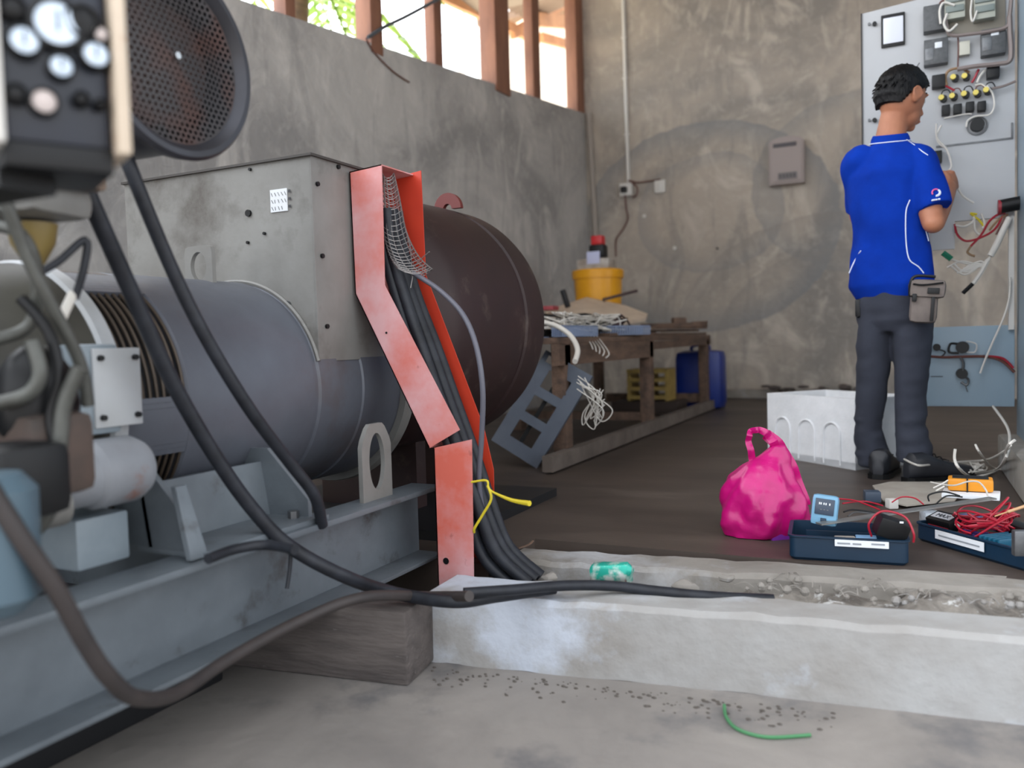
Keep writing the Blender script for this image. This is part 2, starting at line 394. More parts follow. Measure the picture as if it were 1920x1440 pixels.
# palm
m_leaf = mat('sunlit palm leaf', (150,186,84), .5, col2=(110,150,70), scale=4); m_leaf.node_tree.nodes['Principled BSDF'].inputs['Subsurface Weight'].default_value = 0
pt = thing('palm_tree', (-7.5, 7.8, -.165), 'bright green palm fronds outside the left window gaps', 'tree')
pc = outp(560, -70, -4.9)
b = B(); b.tube([(pc.x-.2, pc.y-.3, -.16), (pc.x-.1, pc.y-.1, pc.z*.5), pc], .1, 10); b.build('trunk', m_wood, pt)
random.seed(11)
for k in range(16):
    a = random.uniform(0, 2*pi); up = random.uniform(-.2, .6); ln = random.uniform(.9, 1.3)
    if k < 4: a = (.3, 1.1, 1.9, -.5)[k]; up = -.35
    d = V(math.cos(a), math.sin(a), 0); P = [pc+d*(ln*t)+V(0,0,up*t*1.2-1.1*t*t*ln*.6) for t in [i/14 for i in range(15)]]
    b = B(); b.tube(P, .012, 5, 0)
    sd_ = d.cross(V(0,0,1))
    for i in range(1, 15):
        for sg in (-1, 1):
            q = P[i]; e = q+sd_*sg*.3*math.sin(i/15*pi+.25)+d*.12+V(0,0,-.12); wv = d*.045
            b.prism([q-wv, q+wv, e], V(0,0,.003))
    b.build('palm_frond', m_leaf, pt)
mt = thing('lattice_mast', (-9, 14, -.165), 'thin pale lattice mast in the bright gap left of the thick post', 'mast')
q = outp(870, 100, -9)
b = B()
for dx in (0, .25): b.cyl((q.x+dx, q.y+dx, -.16), (q.x+dx, q.y+dx, q.z+1.2), .02, n=6)
for i in range(12):
    z = q.z-2+i*.26; b.cyl((q.x, q.y, z), (q.x+.25, q.y+.25, z+.2), .012, n=5)
for dz in (.35, -.45): b.cyl((q.x-.5, q.y-.5, q.z+dz), (q.x+.8, q.y+.8, q.z+dz+.1), .02, n=5)
b.build('mast_frame', mat('galvanised mast', (190,186,180), .5), mt)
b = B(); p1 = lw(683, 72)+wn*.03; p2 = lw(760, 30)+wn*.03; p3 = lw(830, -8)+wn*.03
b.tube([p1, lw(715,52)+wn*.03, p2, p3], .012, 6); tag(b.build('overhead_wire', mat('grey blue wire', (70,78,84), .5)), 'dark wire slanting from the wall head up across the window gaps', 'wire')
b = B(); b.tube([lw(683,72)+wn*.012, lw(700,100)+wn*.012, lw(735,135)+wn*.012, lw(765,155)+wn*.012], .005, 5)
tag(b.build('wall_wire', m_brownwire), 'thin wire hanging down the cement wall under the slanting wire', 'wire')

# ================================================================ GENERATOR SET
gen = thing('generator_set', (-1.6, 1.3, 0), 'large grey diesel generator set on a steel beam frame', 'generator')
AX, AZ, AR = -1.6, .48, .28
def ibeam(name, X, y0, y1, parent):
    b = B(); h = .2; w_ = .095; t = .013
    b.box2((X-w_, y0, h-t), (X, y1, h), bev=.002); b.box2((X-w_, y0, 0.003), (X, y1, t), bev=.002); b.box2((X-w_+.006, y0, t), (X-w_+.018, y1, h-t))
    return b.build(name, m_skid, parent)
ibeam('skid_beam', -1.155, -.6, 1.93, gen); ibeam('skid_beam', -1.95, -.6, 2.1, gen)
for y in (.35, 1.35):
    b = B(); b.box2((-1.94, y-.04, .02), (-1.25, y+.04, .16)); b.build('cross_member', m_skid, gen)
# alternator body with shallow ribs
Yv = lambda y: y-1.22
b = B(); b.lathe((AX, 1.22, AZ), (0,1,0), [(-.0,.0),(0,AR-.006),(.006,AR),(.40,AR),(.405,AR-.006),(.42,AR-.006),(.425,AR),(.50,AR),(.505,AR-.004),(.60,AR-.004),(.605,AR),(.85,AR),(.85,.0)], 96)
b.build('alternator_body', m_genpaint, gen)
b = B(); b.lathe((AX, 2.0, AZ), (0,1,0), [(0,AR-.02),(0,AR+.02),(.02,AR+.024),(.035,AR+.024),(.04,AR+.012),(.06,AR+.012),(.06,0)], 96); b.build('end_flange', m_boxpaint, gen)
# ventilated end bell
b = B(); b.lathe((AX, 1.07, AZ), (0,1,0), [(0,.0),(0,AR-.02),(.15,AR-.02),(.15,0)], 96); b.build('vent_core', m_dark, gen)
m_brass = mat('dull brass wire', (76,66,56), .5, .3)
for i in range(9):
    b = B(); b.torus((AX, 1.083+i*.0165, AZ), (0,1,0), AR-.004, .0035, 96, 6); b.build('vent_ring', m_brass, gen)
for a in (-6, -12, 62, 118, 180, 240):
    t0, t1 = math.radians(a-9), math.radians(a+9)
    b = B()
    for k in range(8):
        u0, u1 = t0+(t1-t0)*k/8, t0+(t1-t0)*(k+1)/8
        P_ = lambda t, r, y: V(AX+r*math.cos(t), y, AZ+r*math.sin(t))
        b.prism([P_(u0,AR-.012,1.075), P_(u1,AR-.012,1.075), P_(u1,AR-.012,1.222), P_(u0,AR-.012,1.222)], V(math.cos(u0),0,math.sin(u0))*.014)
    b.build('vent_bridge', m_genpaint, gen)
b = B(); b.lathe((AX, 1.035, AZ), (0,1,0), [(0,.0),(0,AR+.006),(.006,AR+.012),(.034,AR+.012),(.04,AR+.004),(.04,0)], 96); b.build('bell_flange', mat('clean white grey paint', (184,188,192), .4, col2=(150,152,152), scale=5), gen)
# flywheel housing: cone to the engine
b = B(); b.lathe((AX, .74, AZ), (0,1,0), [(0,0),(0,.2),(.1,.24),(.22,.275),(.295,.285),(.295,0)], 72); b.build('flywheel_housing', mat('oily olive grey', (70,68,60), .5, col2=(46,45,41), scale=5, col3=(150,148,140), s3=4, t3=(.6,.75)), gen)
b = B(); b.box2((-1.45,.955,.44), (-1.285,1.035,.60), bev=.008); g_ = b.build('cover_box', mat('pale blue machine paint', (136,147,154), .45, col2=(112,124,132), scale=6), gen)
b = B(); b.box2((-1.285,.978,.452), (-1.278,1.075,.592), bev=.002); cp = b.build('cover_plate', mat('white paint with rust edge', (176,180,184), .45, col2=(166,168,168), scale=5, col3=(150,112,84), s3=10, t3=(.6,.72)), gen)
for (y, z) in ((.99,.47),(1.062,.47),(.99,.575),(1.062,.575)):
    b = B(); b.cyl((-1.278,y,z), (-1.27,y,z), .0055, n=6); b.build('bolt', m_dark, cp)
b = B(); b.lathe((-1.27, .84, .375), (0,1,0), [(0,0),(0,.045),(.02,.052),(.10,.052),(.11,.06),(.19,.06),(.21,.05),(.21,0)], 40); b.build('starter_motor', mat('grey machine casting', (140,144,150), .45, col2=(120,122,126), scale=6, col3=(130,84,66), s3=8, t3=(.6,.72)), gen)
b = B(); b.lathe((-1.25, .76, .34), (0,1,0), [(0,0),(0,.03),(.01,.036),(.12,.036),(.13,0)], 32); b.build('solenoid', m_boxpaint, gen)
b = B(); b.box2((-1.5,.925,.212), (-1.275,1.03,.30), bev=.006); b.build('lower_plate', mat('pale blue machine paint', (1,1,1)), gen)
# engine block and its pipes
b = B(); b.box2((-1.95,.0,.26), (-1.42,.76,.78), bev=.02); b.build('engine_block', mat('grimy engine paint', (88,92,92), .5, col2=(52,52,52), scale=8, amount=.8, col3=(120,128,132), s3=6, t3=(.56,.7)), gen)
b = B()
for i in range(3): b.box2((-1.85,.05+i*.24,.78), (-1.5,.24+i*.24,.9), bev=.02)
b.build('rocker_cover', mat('pale blue machine paint', (1,1,1)), gen)
b = B(); b.box2((-1.42,.62,.5), (-1.3,.78,.66), bev=.02); b.build('fuel_pump', m_steel, gen)
b = B(); b.box2((-1.93,-.6,.016), (-1.25,1.93,.03)); b.build('shade_sheet', mat('shade black', (24,25,28), .5), gen)  # added black sheet that darkens the floor seen between the beams
b = B(); b.box2((-1.93,-.6,-.163), (-1.40,1.36,-.01), bev=.01); b.build('shade_block', mat('shade black', (24,25,28), .5), gen)  # added black block, blocks light and reads as shadow under the beam
ofc = atd(-6,1150,1.0); b = B(); b.lathe(ofc, (0,0,1), [(0,0),(0,.03),(.02,.05),(.15,.052),(.17,.035),(.17,0)], 32); b.build('oil_filter', mat('blue grey filter paint', (78,98,110), .4), gen)
m_pipe = mat('painted pipe', (92,94,90), .45, .2, col2=(66,66,62), scale=14)
def pp(name, pts, r, m, parent=gen, n=10): 
    b = B(); b.tube([atd(*p) for p in pts], r, n); return b.build(name, m, parent)
pp('fuel_pipe', [(-30,420,1.15),(40,440,1.15),(70,520,1.17),(55,610,1.18),(-20,640,1.15)], .009, m_pipe)
pp('fuel_pipe', [(-20,330,1.1),(10,380,1.1),(50,480,1.13),(90,560,1.15),(150,680,1.2),(165,760,1.22)], .009, m_pipe)
pp('fuel_pipe', [(60,640,1.12),(75,700,1.12),(50,740,1.12),(-20,760,1.12)], .010, m_pipe)
pp('fuel_pipe', [(150,690,1.15),(120,760,1.15),(110,860,1.15),(90,960,1.15),(50,1010,1.15)], .011, m_pipe)
pp('engine_wire', [(60,520,1.2),(110,490,1.22),(160,450,1.25),(158,500,1.25),(140,560,1.25)], .006, m_black)
pp('engine_wire', [(40,560,1.15),(90,620,1.15),(110,700,1.15),(95,790,1.15),(120,880,1.15)], .008, m_dark)
b = B(); b.cyl(atd(136,552,1.25), atd(115,598,1.2), .007); b.build('dipstick', m_whitewire, gen)
b = B(); b.sphere(atd(70,760,1.2), (.05,.06,.09)); b.build('governor', m_dark, gen)
b = B(); b.box(atd(75,850,1.2), (.12,.1,.12), bev=.02); b.build('injector_body', mat('rusty brown casting', (84,68,60), .6, col2=(54,48,44), scale=12), gen)
b = B(); b.box(atd(30,900,1.1), (.1,.1,.1), bev=.02); b.build('lift_pump', m_dark, gen)
b = B(); b.box(atd(45,315,1.2), (.17,.14,.06), rz=.2, bev=.01); b.build('header_tank', mat('stained beige paint', (128,112,98), .6, col2=(104,84,72), scale=6), gen)
b = B(); b.box(atd(50,380,1.22), (.14,.12,.05), rz=.2, bev=.02); b.build('thermostat_housing', m_boxpaint, gen)
b = B(); b.lathe(atd(60,420,1.23), (0,0,-1), [(0,.035),(.03,.03),(.07,.008)], 20); b.build('sediment_bowl', mat('amber bowl', (128,110,62), .4), gen)
# mounting feet
for (y0, y1, X) in ((1.10,1.42,-1.2),):
    b = B(); b.box2((-1.34,y0,.2), (-1.165,y1+.04,.212), bev=.002)
    for y in (y0+.0, y1): b.prism([(-1.19,y,.212), (-1.19,y,.25), (-1.30,y,.36), (-1.4,y,.36), (-1.4,y,.212)], (0,.012,0))
    b.prism([(-1.30,y0,.212), (-1.30,y1,.212), (-1.32,y1,.33), (-1.32,y0,.33)], (-.01,0,0))
    fo = b.build('mounting_foot', m_skid, gen, label='welded gusset foot')
    b = B(); b.cyl((-1.215,1.40,.212), (-1.215,1.40,.228), .012, n=6); b.build('bolt', m_steel, fo)
    b = B(); b.prism([(-1.168,1.07,.205),(-1.168,1.11,.205),(-1.21,1.105,.335),(-1.21,1.08,.335)], (-.012,0,0)); b.build('foot_gusset', m_skid, gen)
# slotted lifting plates
def slotplate(c, w_, h, t, axis, name, chamfer=.25, sw=.4, sh=.6, lab=None, m=m_boxpaint):
    """vertical plate with a long oval slot; axis 'x' or 'y' is the width direction"""
    b = B(); c = V(c); e = V(1,0,0) if axis == 'x' else V(0,1,0); nrm = V(0,1,0) if axis == 'x' else V(1,0,0)
    N_ = 32; out = []; inn = []
    for i in range(N_):
        a = 2*pi*i/N_; x, z = math.cos(a), math.sin(a)
        k = 1/max(abs(x), abs(z)); ox, oz = x*k, z*k
        if oz > 0 and abs(ox)+oz > 2-chamfer: s_ = (2-chamfer)/(abs(ox)+oz); ox *= s_; oz *= s_
        out.append(c+e*ox*w_/2+V(0,0,oz*h/2)); inn.append(c+e*x*w_*sw/1.6+V(0,0,z*h*sh/1.6))
    o = len(b.v)
    for P_ in (out, inn, [p+nrm*t for p in inn], [p+nrm*t for p in out]): b.v += P_
    for i in range(N_):
        j = (i+1) % N_
        for k in range(4): l_ = (k+1) % 4; b.f.append((k*N_+i, k*N_+j, l_*N_+j, l_*N_+i))
    return b.build(name, m, gen, label=lab)
slotplate((-1.20,1.70,.295), .125, .19, -.012, 'y', 'lifting_plate', .5, .42, .6)
slotplate((-1.565,1.5,.79), .09, .1, .012, 'x', 'lifting_eye', .15, .46, .56)
# terminal box saddled over the alternator
XB, YB, ZB, TB = -1.33, 1.65, .549, 1.057
RB = .2816
t0 = math.atan2(ZB-AZ, XB-AX); xl = -1.985
arc = [V(AX+RB*math.cos(t), YB, AZ+RB*math.sin(t)) for t in [t0+(pi-2*t0)*i/40 for i in range(41)]]
tb = arc+[V(xl, YB, ZB), V(xl, YB, TB), V(XB, YB, TB)]
b = B()
# quads between the arc and the top edge
top = [V(max(min(a.x, XB), xl), YB, TB) for a in arc]
for i in range(40): b.prism([arc[i], arc[i+1], top[i+1], top[i]], (0,.006,0))
b.prism([arc[-1], V(xl,YB,ZB), V(xl,YB,TB), top[-1]], (0,.006,0))
plate = b.build('terminal_box', m_boxpaint, gen, smooth=False, label='grimy pale grey terminal box')
b = B(); b.box2((XB-.004, YB, ZB), (XB, YB+.46, TB)); sp_ = b.build('side_plate', m_boxpaint, plate)
b = B(); b.box2((xl-.004, YB, ZB+.2), (xl, YB+.46, TB)); b.build('side_plate', m_boxpaint, plate)
b = B(); b.box2((xl, YB+.45, ZB+.2), (XB, YB+.46, TB)); b.build('rear_plate', m_boxpaint, plate)
b = B(); b.box2((xl-.008, YB-.008, TB), (XB+.008, YB+.468, TB+.006)); b.build('top_cover', mat('dark edge steel', (62,58,55), .6), plate)
for i in range(40): pass
b = B(); b.tube([a+V(0,-.004,0) for a in arc], .006, 6, 0); b.build('saddle_seam', m_boxpaint, plate)
for p in ((594,345),(603,480),(612,612),(633,313)):
    q = at(p[0], p[1], 0, XB); b = B(); b.cyl(q, q+V(.006,0,0), .006, n=8); b.build('bolt', m_dark, plate)
for p in ((541,571),(467,400),(466,455),(470,318),(497,438)):
    q = at(p[0], p[1], 1, YB); r_ = .009 if p[0] in (467,541) else .004
    b = B(); b.cyl(q+V(0,.0,0), q+V(0,-.006,0), r_, n=10); b.build('bolt', m_dark if p[0] != 541 else m_steel, plate)
st = at(507,357,1,YB-.001); st2 = at(540,395,1,YB-.001)
b = B(); b.box2((st.x,YB-.003,st2.z),(st2.x,YB-.0005,st.z)); sk = b.build('sticker', m_label, plate, label='small white sticker with scribbled grey lines')
b = B(); random.seed(5)
for i in range(14):
    x = st.x+.004+(st2.x-st.x-.008)*((i % 5)/4.3); z = st.z-.008-(st.z-st2.z-.014)*(i//5)/2.4
    b.cyl((x,YB-.0035,z), (x+random.uniform(.001,.006),YB-.0035,z-.009), .0007, n=4)
for k in range(3): b.box((st2.x+.008,YB-.003,st.z-.008-k*.019),(.006,.001,.007))
b.build('sticker_writing', m_ink, sk)
# air filter drum
FC = atd(330, 105, 1.42); FR = .172
af_m = mat('dark grey filter shell', (60,61,68), .4, .3, col2=(48,48,52), scale=7)
b = B(); b.lathe(FC, (1,0,0), [(-.5,0),(-.5,FR-.02),(-.03,FR-.015),(-.02,FR),(0,FR+.004),(.008,FR-.002),(.008,FR-.012),(-.002,FR-.022),(-.01,FR-.026)], 96); af = b.build('air_filter', af_m, gen, origin=FC)
pm = perforated('perforated sheet', (56,53,54), .0115, .0036, FR-.028, (72,50,44))
b = B(); b.lathe(FC, (1,0,0), [(-.008,FR-.022),(-.012,FR-.06),(-.004,FR*.45),(-.002,0)], 96); b.build('perforated_cover', pm, af, origin=FC)
b = B(); b.lathe(FC, (1,0,0), [(-.06,0),(-.04,.06),(-.045,.11),(-.2,.115)], 48); b.build('filter_element', mat('brown filter element', (66,50,46), .6), af)
b = B(); b.cyl(FC+V(-.005,0,0), FC+V(.006,0,0), .006, n=12); b.build('wing_nut', mat('shiny nut', (200,200,200), .2, 1), af)
# control panel
PA = math.radians(-28); ex = V(math.sin(-PA), math.cos(PA), 0)   # along the face to the right
ex = V(math.sin(math.radians(28)), math.cos(math.radians(28)), 0); nz_ = V(math.cos(math.radians(28)), -math.sin(math.radians(28)), 0); ez = V(0,0,1)
PC = atd(108, 120, .8); pk_ = .8/1.1
def onpan(px, py): return onp(px, py, PC, nz_)
RM = Matrix((ex, -nz_, ez)).transposed()
pl, pr, ptp, pbt = onpan(8,240), onpan(207,258), onpan(100,-60), onpan(205,258)
wx = (pr-pl).dot(ex); ctr = pl+ex*wx/2; H_ = .27*pk_; zc = pl.z+H_/2-.01
b = B(); b.box(V(ctr.x,ctr.y,zc)-nz_*.05, (wx, .1, H_), M=RM, bev=.004); cpnl = b.build('control_panel', mat('navy panel face', (20,30,48), .35, col2=(14,20,32), scale=8), gen)
b = B(); b.box(V(pr.x,pr.y,zc-.0)+ex*.0095-nz_*.02, (.013, .08, H_+.014), M=RM, bev=.003); b.build('panel_edge', mat('cream rusted edge', (206,190,170), .5, col2=(196,180,160), scale=20, col3=(150,96,60), s3=18, t3=(.56,.66)), cpnl)
b = B(); b.box(V(pl.x,pl.y,zc)-ex*.005-nz_*.02, (.009, .08, H_+.014), M=RM, bev=.003); b.build('panel_edge', m_white, cpnl)
m_lens = mat('gauge glass', (205,222,240), .12, 0, spec=.8, coat=1)
for (px, py, r_, lens) in ((43,82,.016,1),(104,50,.026,1),(112,130,.013,1),(176,108,.015,1),(80,195,.014,0),(150,45,.017,2),(185,70,.009,0),(22,20,.012,2),(150,190,.008,2),(185,200,.006,2),(28,180,.01,2)):
    r_ *= pk_; q = onpan(px, py); b = B(); b.lathe(q, nz_, [(0,r_*1.35),(.012,r_*1.35),(.014,r_*1.1),(.01,r_*1.02)], 28)
    g_ = b.build('gauge', m_dark, cpnl)
    b = B(); b.lathe(q, nz_, [(.011,r_*1.05),(.013,r_*.5),(.0135,0)], 28); b.build('gauge_glass', (m_dark, m_lens, m_dark)[lens] if lens != 0 else mat('pale knob', (196,184,180), .5), g_)
    if lens == 1:
        b = B(); b.box(q+nz_*.014+ez*.002, (.002, .001, r_), M=RM); b.build('needle', m_ink, g_)
b = B(); b.box(V(ctr.x,ctr.y,zc-H_/2-.012)-nz_*.06, (wx*1.05, .12, .024), M=RM, bev=.003); b.build('panel_bracket', m_dark, gen)
b = B(); b.box2((ctr.x-.62, ctr.y-.03, zc-H_/2-.04), (ctr.x-.05, ctr.y+.03, zc-H_/2-.02)); b.build('panel_arm', m_dark, gen)

# orange cable trunking -------------------------------------------------------
YN, YF = 1.80, 1.955
tr = thing('cable_trunking', (-1.04, 1.88, -.03), 'bent salmon orange open steel trunking bolted beside the grey terminal box', 'trunking')
def chan(name, w0, w1, d0, d1, yn=YN, yf=YF, nofar=True):
    """open channel between web points w0,w1 (x,z); flanges project by d0,d1 vectors"""
    a, c = V(w0[0],0,w0[1]), V(w1[0],0,w1[1]); e0, e1 = V(d0[0],0,d0[1]), V(d1[0],0,d1[1])
    b = B()
    for y, t in ((yn,.003),(yf,-.003)):
        Y_ = V(0,y,0)
        if not (y == yf and nofar): b.prism([a+Y_, c+Y_, c+e1+Y_, a+e0+Y_], (0,t,0))
    b.prism([a+V(0,yn,0), a+V(0,yf,0), c+V(0,yf,0), c+V(0,yn,0)], (.003,0,.001))
    return b
p = lambda x, y: (at(x,y,1,YN).x, at(x,y,1,YN).z)
A0 = p(655,322); A1 = p(666,552); A1b = p(721,534); A0b = p(715,308)
b = chan('s', A0, A1, (A0b[0]-A0[0], A0b[1]-A0[1]), (A1b[0]-A1[0], A1b[1]-A1[1]))
b.prism([(A0[0],YN,A0[1]), (A0[0],YF,A0[1]), (A0b[0],YF,A0b[1]), (A0b[0],YN,A0b[1])], (0,0,-.003))
b.build('upper_channel', m_orange, tr, smooth=False)
C0 = p(668,552); C0b = p(722,534); C1 = p(806,840); C1b = p(863,806)
chan('s', C0, C1, (C0b[0]-C0[0], C0b[1]-C0[1]), (C1b[0]-C1[0], C1b[1]-C1[1]), YN-.004, YF+.004).build('sloping_channel', m_orange, tr, smooth=False)
D0 = p(813,840); D0b = p(884,824); D1 = p(822,1106); D1b = p(888,1090)
chan('s', D0, D1, (D0b[0]-D0[0], D0b[1]-D0[1]), (D1b[0]-D1[0], D1b[1]-D1[1])).build('lower_channel', m_orange, tr, smooth=False)
pf = lambda x, y: at(x,y,1,YF)
LE_ = [V(A0[0],YF,A0[1]), V(A1[0],YF,A1[1]), V(C1[0],YF,C1[1]), V(D1[0],YF,D1[1])]
RE_ = [pf(790,320), pf(799,515), pf(908,802), pf(930,1075)]
RM_ = pf(926,880)
b = B(); b.prism([LE_[0],LE_[1],RE_[1],RE_[0]], (0,-.003,0)); b.prism([LE_[1],LE_[2],RE_[2],RE_[1]], (0,-.003,0)); b.prism([LE_[2],LE_[3],RE_[3],RM_,RE_[2]], (0,-.003,0))
b.build('far_flange', m_orange2, tr, smooth=False, label='orange red inner face of the trunking')
q = at(836,1052,1,YN-.002); b = B(); b.cyl(q, q+V(0,.001,0), .0085, n=20); b.build('bolt_hole', m_dark, tr)
q = at(724,624,1,YN-.006); b = B(); b.cyl(q, q+V(0,.001,0), .003, n=12); b.build('bolt_hole', m_dark, tr)
# power cables in the trunking
PATH = [(728,395),(738,470),(763,555),(797,650),(836,760),(872,860),(897,945),(930,1033),(988,1090)]
random.seed(2)
zend = -.05
for k in range(6):
    oy = (k % 3-1)*.036; ox = (k//3-.5)*.026; pts = []
    for i, (px, py) in enumerate(PATH):
        q = at(px, py, 1, 1.875+(.0 if i < 7 else (i-6)*.012))
        spread = 1 if i < 6 else 1+.25*(i-5)
        pts.append(q+V(ox*spread+random.uniform(-.002,.002), oy*(.75 if i < 3 else 1), (0 if i < 7 else ox*.5)))
    b = B(); b.tube(pts, .0155, 12, 6)
    tag(b.build('power_cable', m_black), 'thick black power cable in the bundle running down the orange trunking', 'cable', 'power cable bundle in the trunking')
# wire mesh sleeve
b = B(); cs = [at(727,330,1,1.87), at(733,380,1,1.87), at(740,440,1,1.875), at(757,485,1,1.88), at(778,510,1,1.88)]
cs = spline(cs, 6); NN = 14
def meshpt(i, j):
    f = i/(len(cs)-1); r_ = .018+.034*f; a = 2*pi*j/NN
    return cs[i]+V(math.cos(a)*r_*.75, math.sin(a)*r_*1.25, .01*math.sin(a*2))
for i in range(len(cs)):
    for j in range(NN):
        b.cyl(meshpt(i,j), meshpt(i,j+1), .0011, n=4)
        if i+1 < len(cs): b.cyl(meshpt(i,j), meshpt(i+1,j), .0011, n=4)
for e in ((805,472),(800,512),(770,540),(760,430)):
    q = at(*e,1,1.84); b.tube([cs[-3], cs[-1].lerp(q,.5)+V(0,0,.01), q], .0013, 4)
tag(b.build('wire_mesh_sleeve', mat('galvanised mesh wire', (150,146,144), .4, .5)), 'torn galvanised wire mesh sleeve around the cables in the upper trunking', 'wire mesh')
# thin grey cable leaving the trunking
b = B(); b.tube([at(775,512,1,1.86), at(825,545,1,1.84), at(868,590,1,1.82), at(893,650,1,1.80), at(905,730,1,1.80), at(903,820,1,1.82), at(898,900,1,1.84), at(905,960,1,1.86)], .0068, 10, 8)
tag(b.build('grey_cable', mat('grey cable sheath', (92,92,102), .45)), 'thin grey cable looping out of the trunking beside the brown tank', 'cable')
# yellow tie
b = B(); b.tube([at(884,904,1,1.79), at(912,901,1,1.79), at(916,915,1,1.79), at(927,924,1,1.79), at(960,938,1,1.77), at(993,944,1,1.75)], lambda t: .0028+.004*max(0,(t-.6)/.4), 8)
b.tube([at(914,910,1,1.79), at(921,935,1,1.79), at(905,965,1,1.79), at(890,990,1,1.79), at(889,998,1,1.80)], .0034, 8)
tag(b.build('yellow_strap', m_yellow), 'yellow strap tied around the black cables with one end sticking out', 'strap')

# black hoses drooping in front of the machine
def hose(pts, r, lab, m=m_black, name='black_cable'):
    b = B(); b.tube(pts, r, 14, 8); return tag(b.build(name, m), lab, 'cable')
hose([atd(120,250,1.3), atd(165,365,1.33), atd(245,545,1.42), atd(320,710,1.5), atd(400,850,1.58), atd(470,950,1.64), atd(540,1022,1.68), atd(640,1078,1.72),
      at(740,1112,2,.028), at(850,1128,2,.022), at(930,1118,2,.022), at(1040,1102,2,.02)], .0145, 'thick black cable falling from the control panel across the beam to the curb')
hose([atd(222,255,1.4), atd(260,355,1.42), atd(325,510,1.48), atd(390,640,1.53), atd(470,770,1.6), atd(545,870,1.7), atd(590,930,1.75), atd(604,985,1.8)], .0125, 'black cable crossing the alternator down to the foot plate')
hose([atd(-30,900,.95), atd(40,1010,.97), atd(105,1105,1.0), atd(160,1205,1.04), atd(205,1270,1.08), atd(255,1308,1.15), atd(330,1300,1.3), atd(430,1235,1.45),
      atd(560,1165,1.6), atd(680,1120,1.7), at(800,1118,2,.012), at(880,1118,2,.05)], .0115, 'brownish black cable sagging low over the bottom flange at the left', m=mat('dusty brown rubber', (62,55,53), .6, col2=(46,42,42), scale=14))
hose([at(390,1048,2,.215), at(440,1030,2,.215), at(500,1022,2,.215), at(545,1030,2,.215)+V(.01,0,.0)], .0095, 'short dark cable lying on the beam top beside the foot')
hose([at(870,1112,2,.045), at(960,1106,2,.04), at(1060,1098,2,.03), at(1150,1099,2,.02), at(1230,1108,2,.01), at(1330,1118,2,.0), at(1450,1124,2,-.01)], .012, 'black corrugated hose lying in the gap between the two curbs', name='corrugated_hose')
b = B(); b.tube([at(545,1040,0,-1.145), at(543,1070,0,-1.145), at(538,1104,0,-1.145)], .004, 6); tag(b.build('cable_tie', m_black), 'black tie hanging from the thick cable over the beam web', 'cable tie')

# timber block under the beam
b = B(); b.box((-1.40, 1.515, -.0815), (.80, .15, .163), rz=math.radians(7), bev=.008)
tag(b.build('timber_block', m_timber, noise=.003, nscale=25), 'weathered grey timber block under the steel beam at the curb end', 'timber')

# brown tank behind the trunking -----------------------------------------------
tk = thing('brown_tank', (-1.63, 2.6, .1), 'large dark brown round steel drum behind the orange trunking', 'tank')
b = B(); b.lathe((-1.63,2.3,.66), (0,1,0), [(-.2,0),(-.2,.37),(-.16,.41),(-.12,.425),(.08,.425),(.30,.43),(.305,.422),(.33,.422),(.335,.43),(.46,.43),(.5,.42),(.53,.38),(.56,.28),(.575,.1),(.578,0)], 96)
b.build('tank_shell', m_rust, tk)
b = B(); q = at(840,392,1,2.62); 
for i in range(20):
    a0_, a1_ = pi*i/20, pi*(i+1)/20
    P_ = lambda a, r: V(-1.63+.0+r*math.cos(a)*1.1, 2.6, 1.075+r*math.sin(a)*1.15)
    b.prism([P_(a0_,.016), P_(a1_,.016), P_(a1_,.05), P_(a0_,.05)], (0,.02,0))
lx = at(838,375,1,2.6)
o = b.build('lifting_lug', mat('red brown lug', (104,42,38), .5), tk); o.location += V(lx.x+1.63,0,lx.z-1.095-.012)
b = B(); b.box2((-2.15,2.08,0),(-1.2,2.85,.03)); b.build('shade_sheet', mat('shade black', (24,25,28), .5), tk)  # added black sheet standing in for the shade under the tank
for dy in (2.38, 2.72):
    b = B(); b.box2((-1.9,dy-.03,.0),(-1.50,dy+.03,.27)); b.build('tank_cradle', m_rust, tk)

# grey switch mounting plate leaning beside the tank ---------------------------
A = at(1005,878,2,.0); 
pd = V(0,1,0)
Ym = A.y
tl, trp, bl = at(1030,655,1,Ym+.15), at(1110,705,1,Ym+.15), at(940,790,1,Ym+.02)
b = B()
O = A; ey = (trp-A); Hh = ey.length; ey.normalize(); exv = (tl-trp); exv = (exv-ey*exv.dot(ey)); Wd = exv.length*1.05; exv.normalize(); 
tn = exv.cross(ey)*.004
holes = [(Wd*.26,Wd*.74,Hh*(.13+i*.27),Hh*(.31+i*.27)) for i in range(3)]+[(Wd*.55,Wd*.9,Hh*.9,Hh*.97)]
b.slab_holes(O, exv, ey, tn, Wd, Hh, holes)
b.prism([O, O+ey*Hh, O+ey*Hh-exv.cross(ey)*-.02, O-exv.cross(ey)*-.02], exv*-.003)
mp_ = thing('mounting_plate', A, 'tilted grey metal mounting plate with square cut-outs leaning by the brown tank', 'mounting plate')
b.build('plate', mat('slate grey paint', (86,94,106), .45, col2=(76,82,94), scale=9), mp_, smooth=False)
b = B(); b.slab_holes(O-exv*.0+exv.cross(ey)*.03+exv*.03, exv, ey, tn, .12, Hh*.97, [(.02,.1,.05,.3)]); b.build('rear_plate', m_dark, mp_, smooth=False)

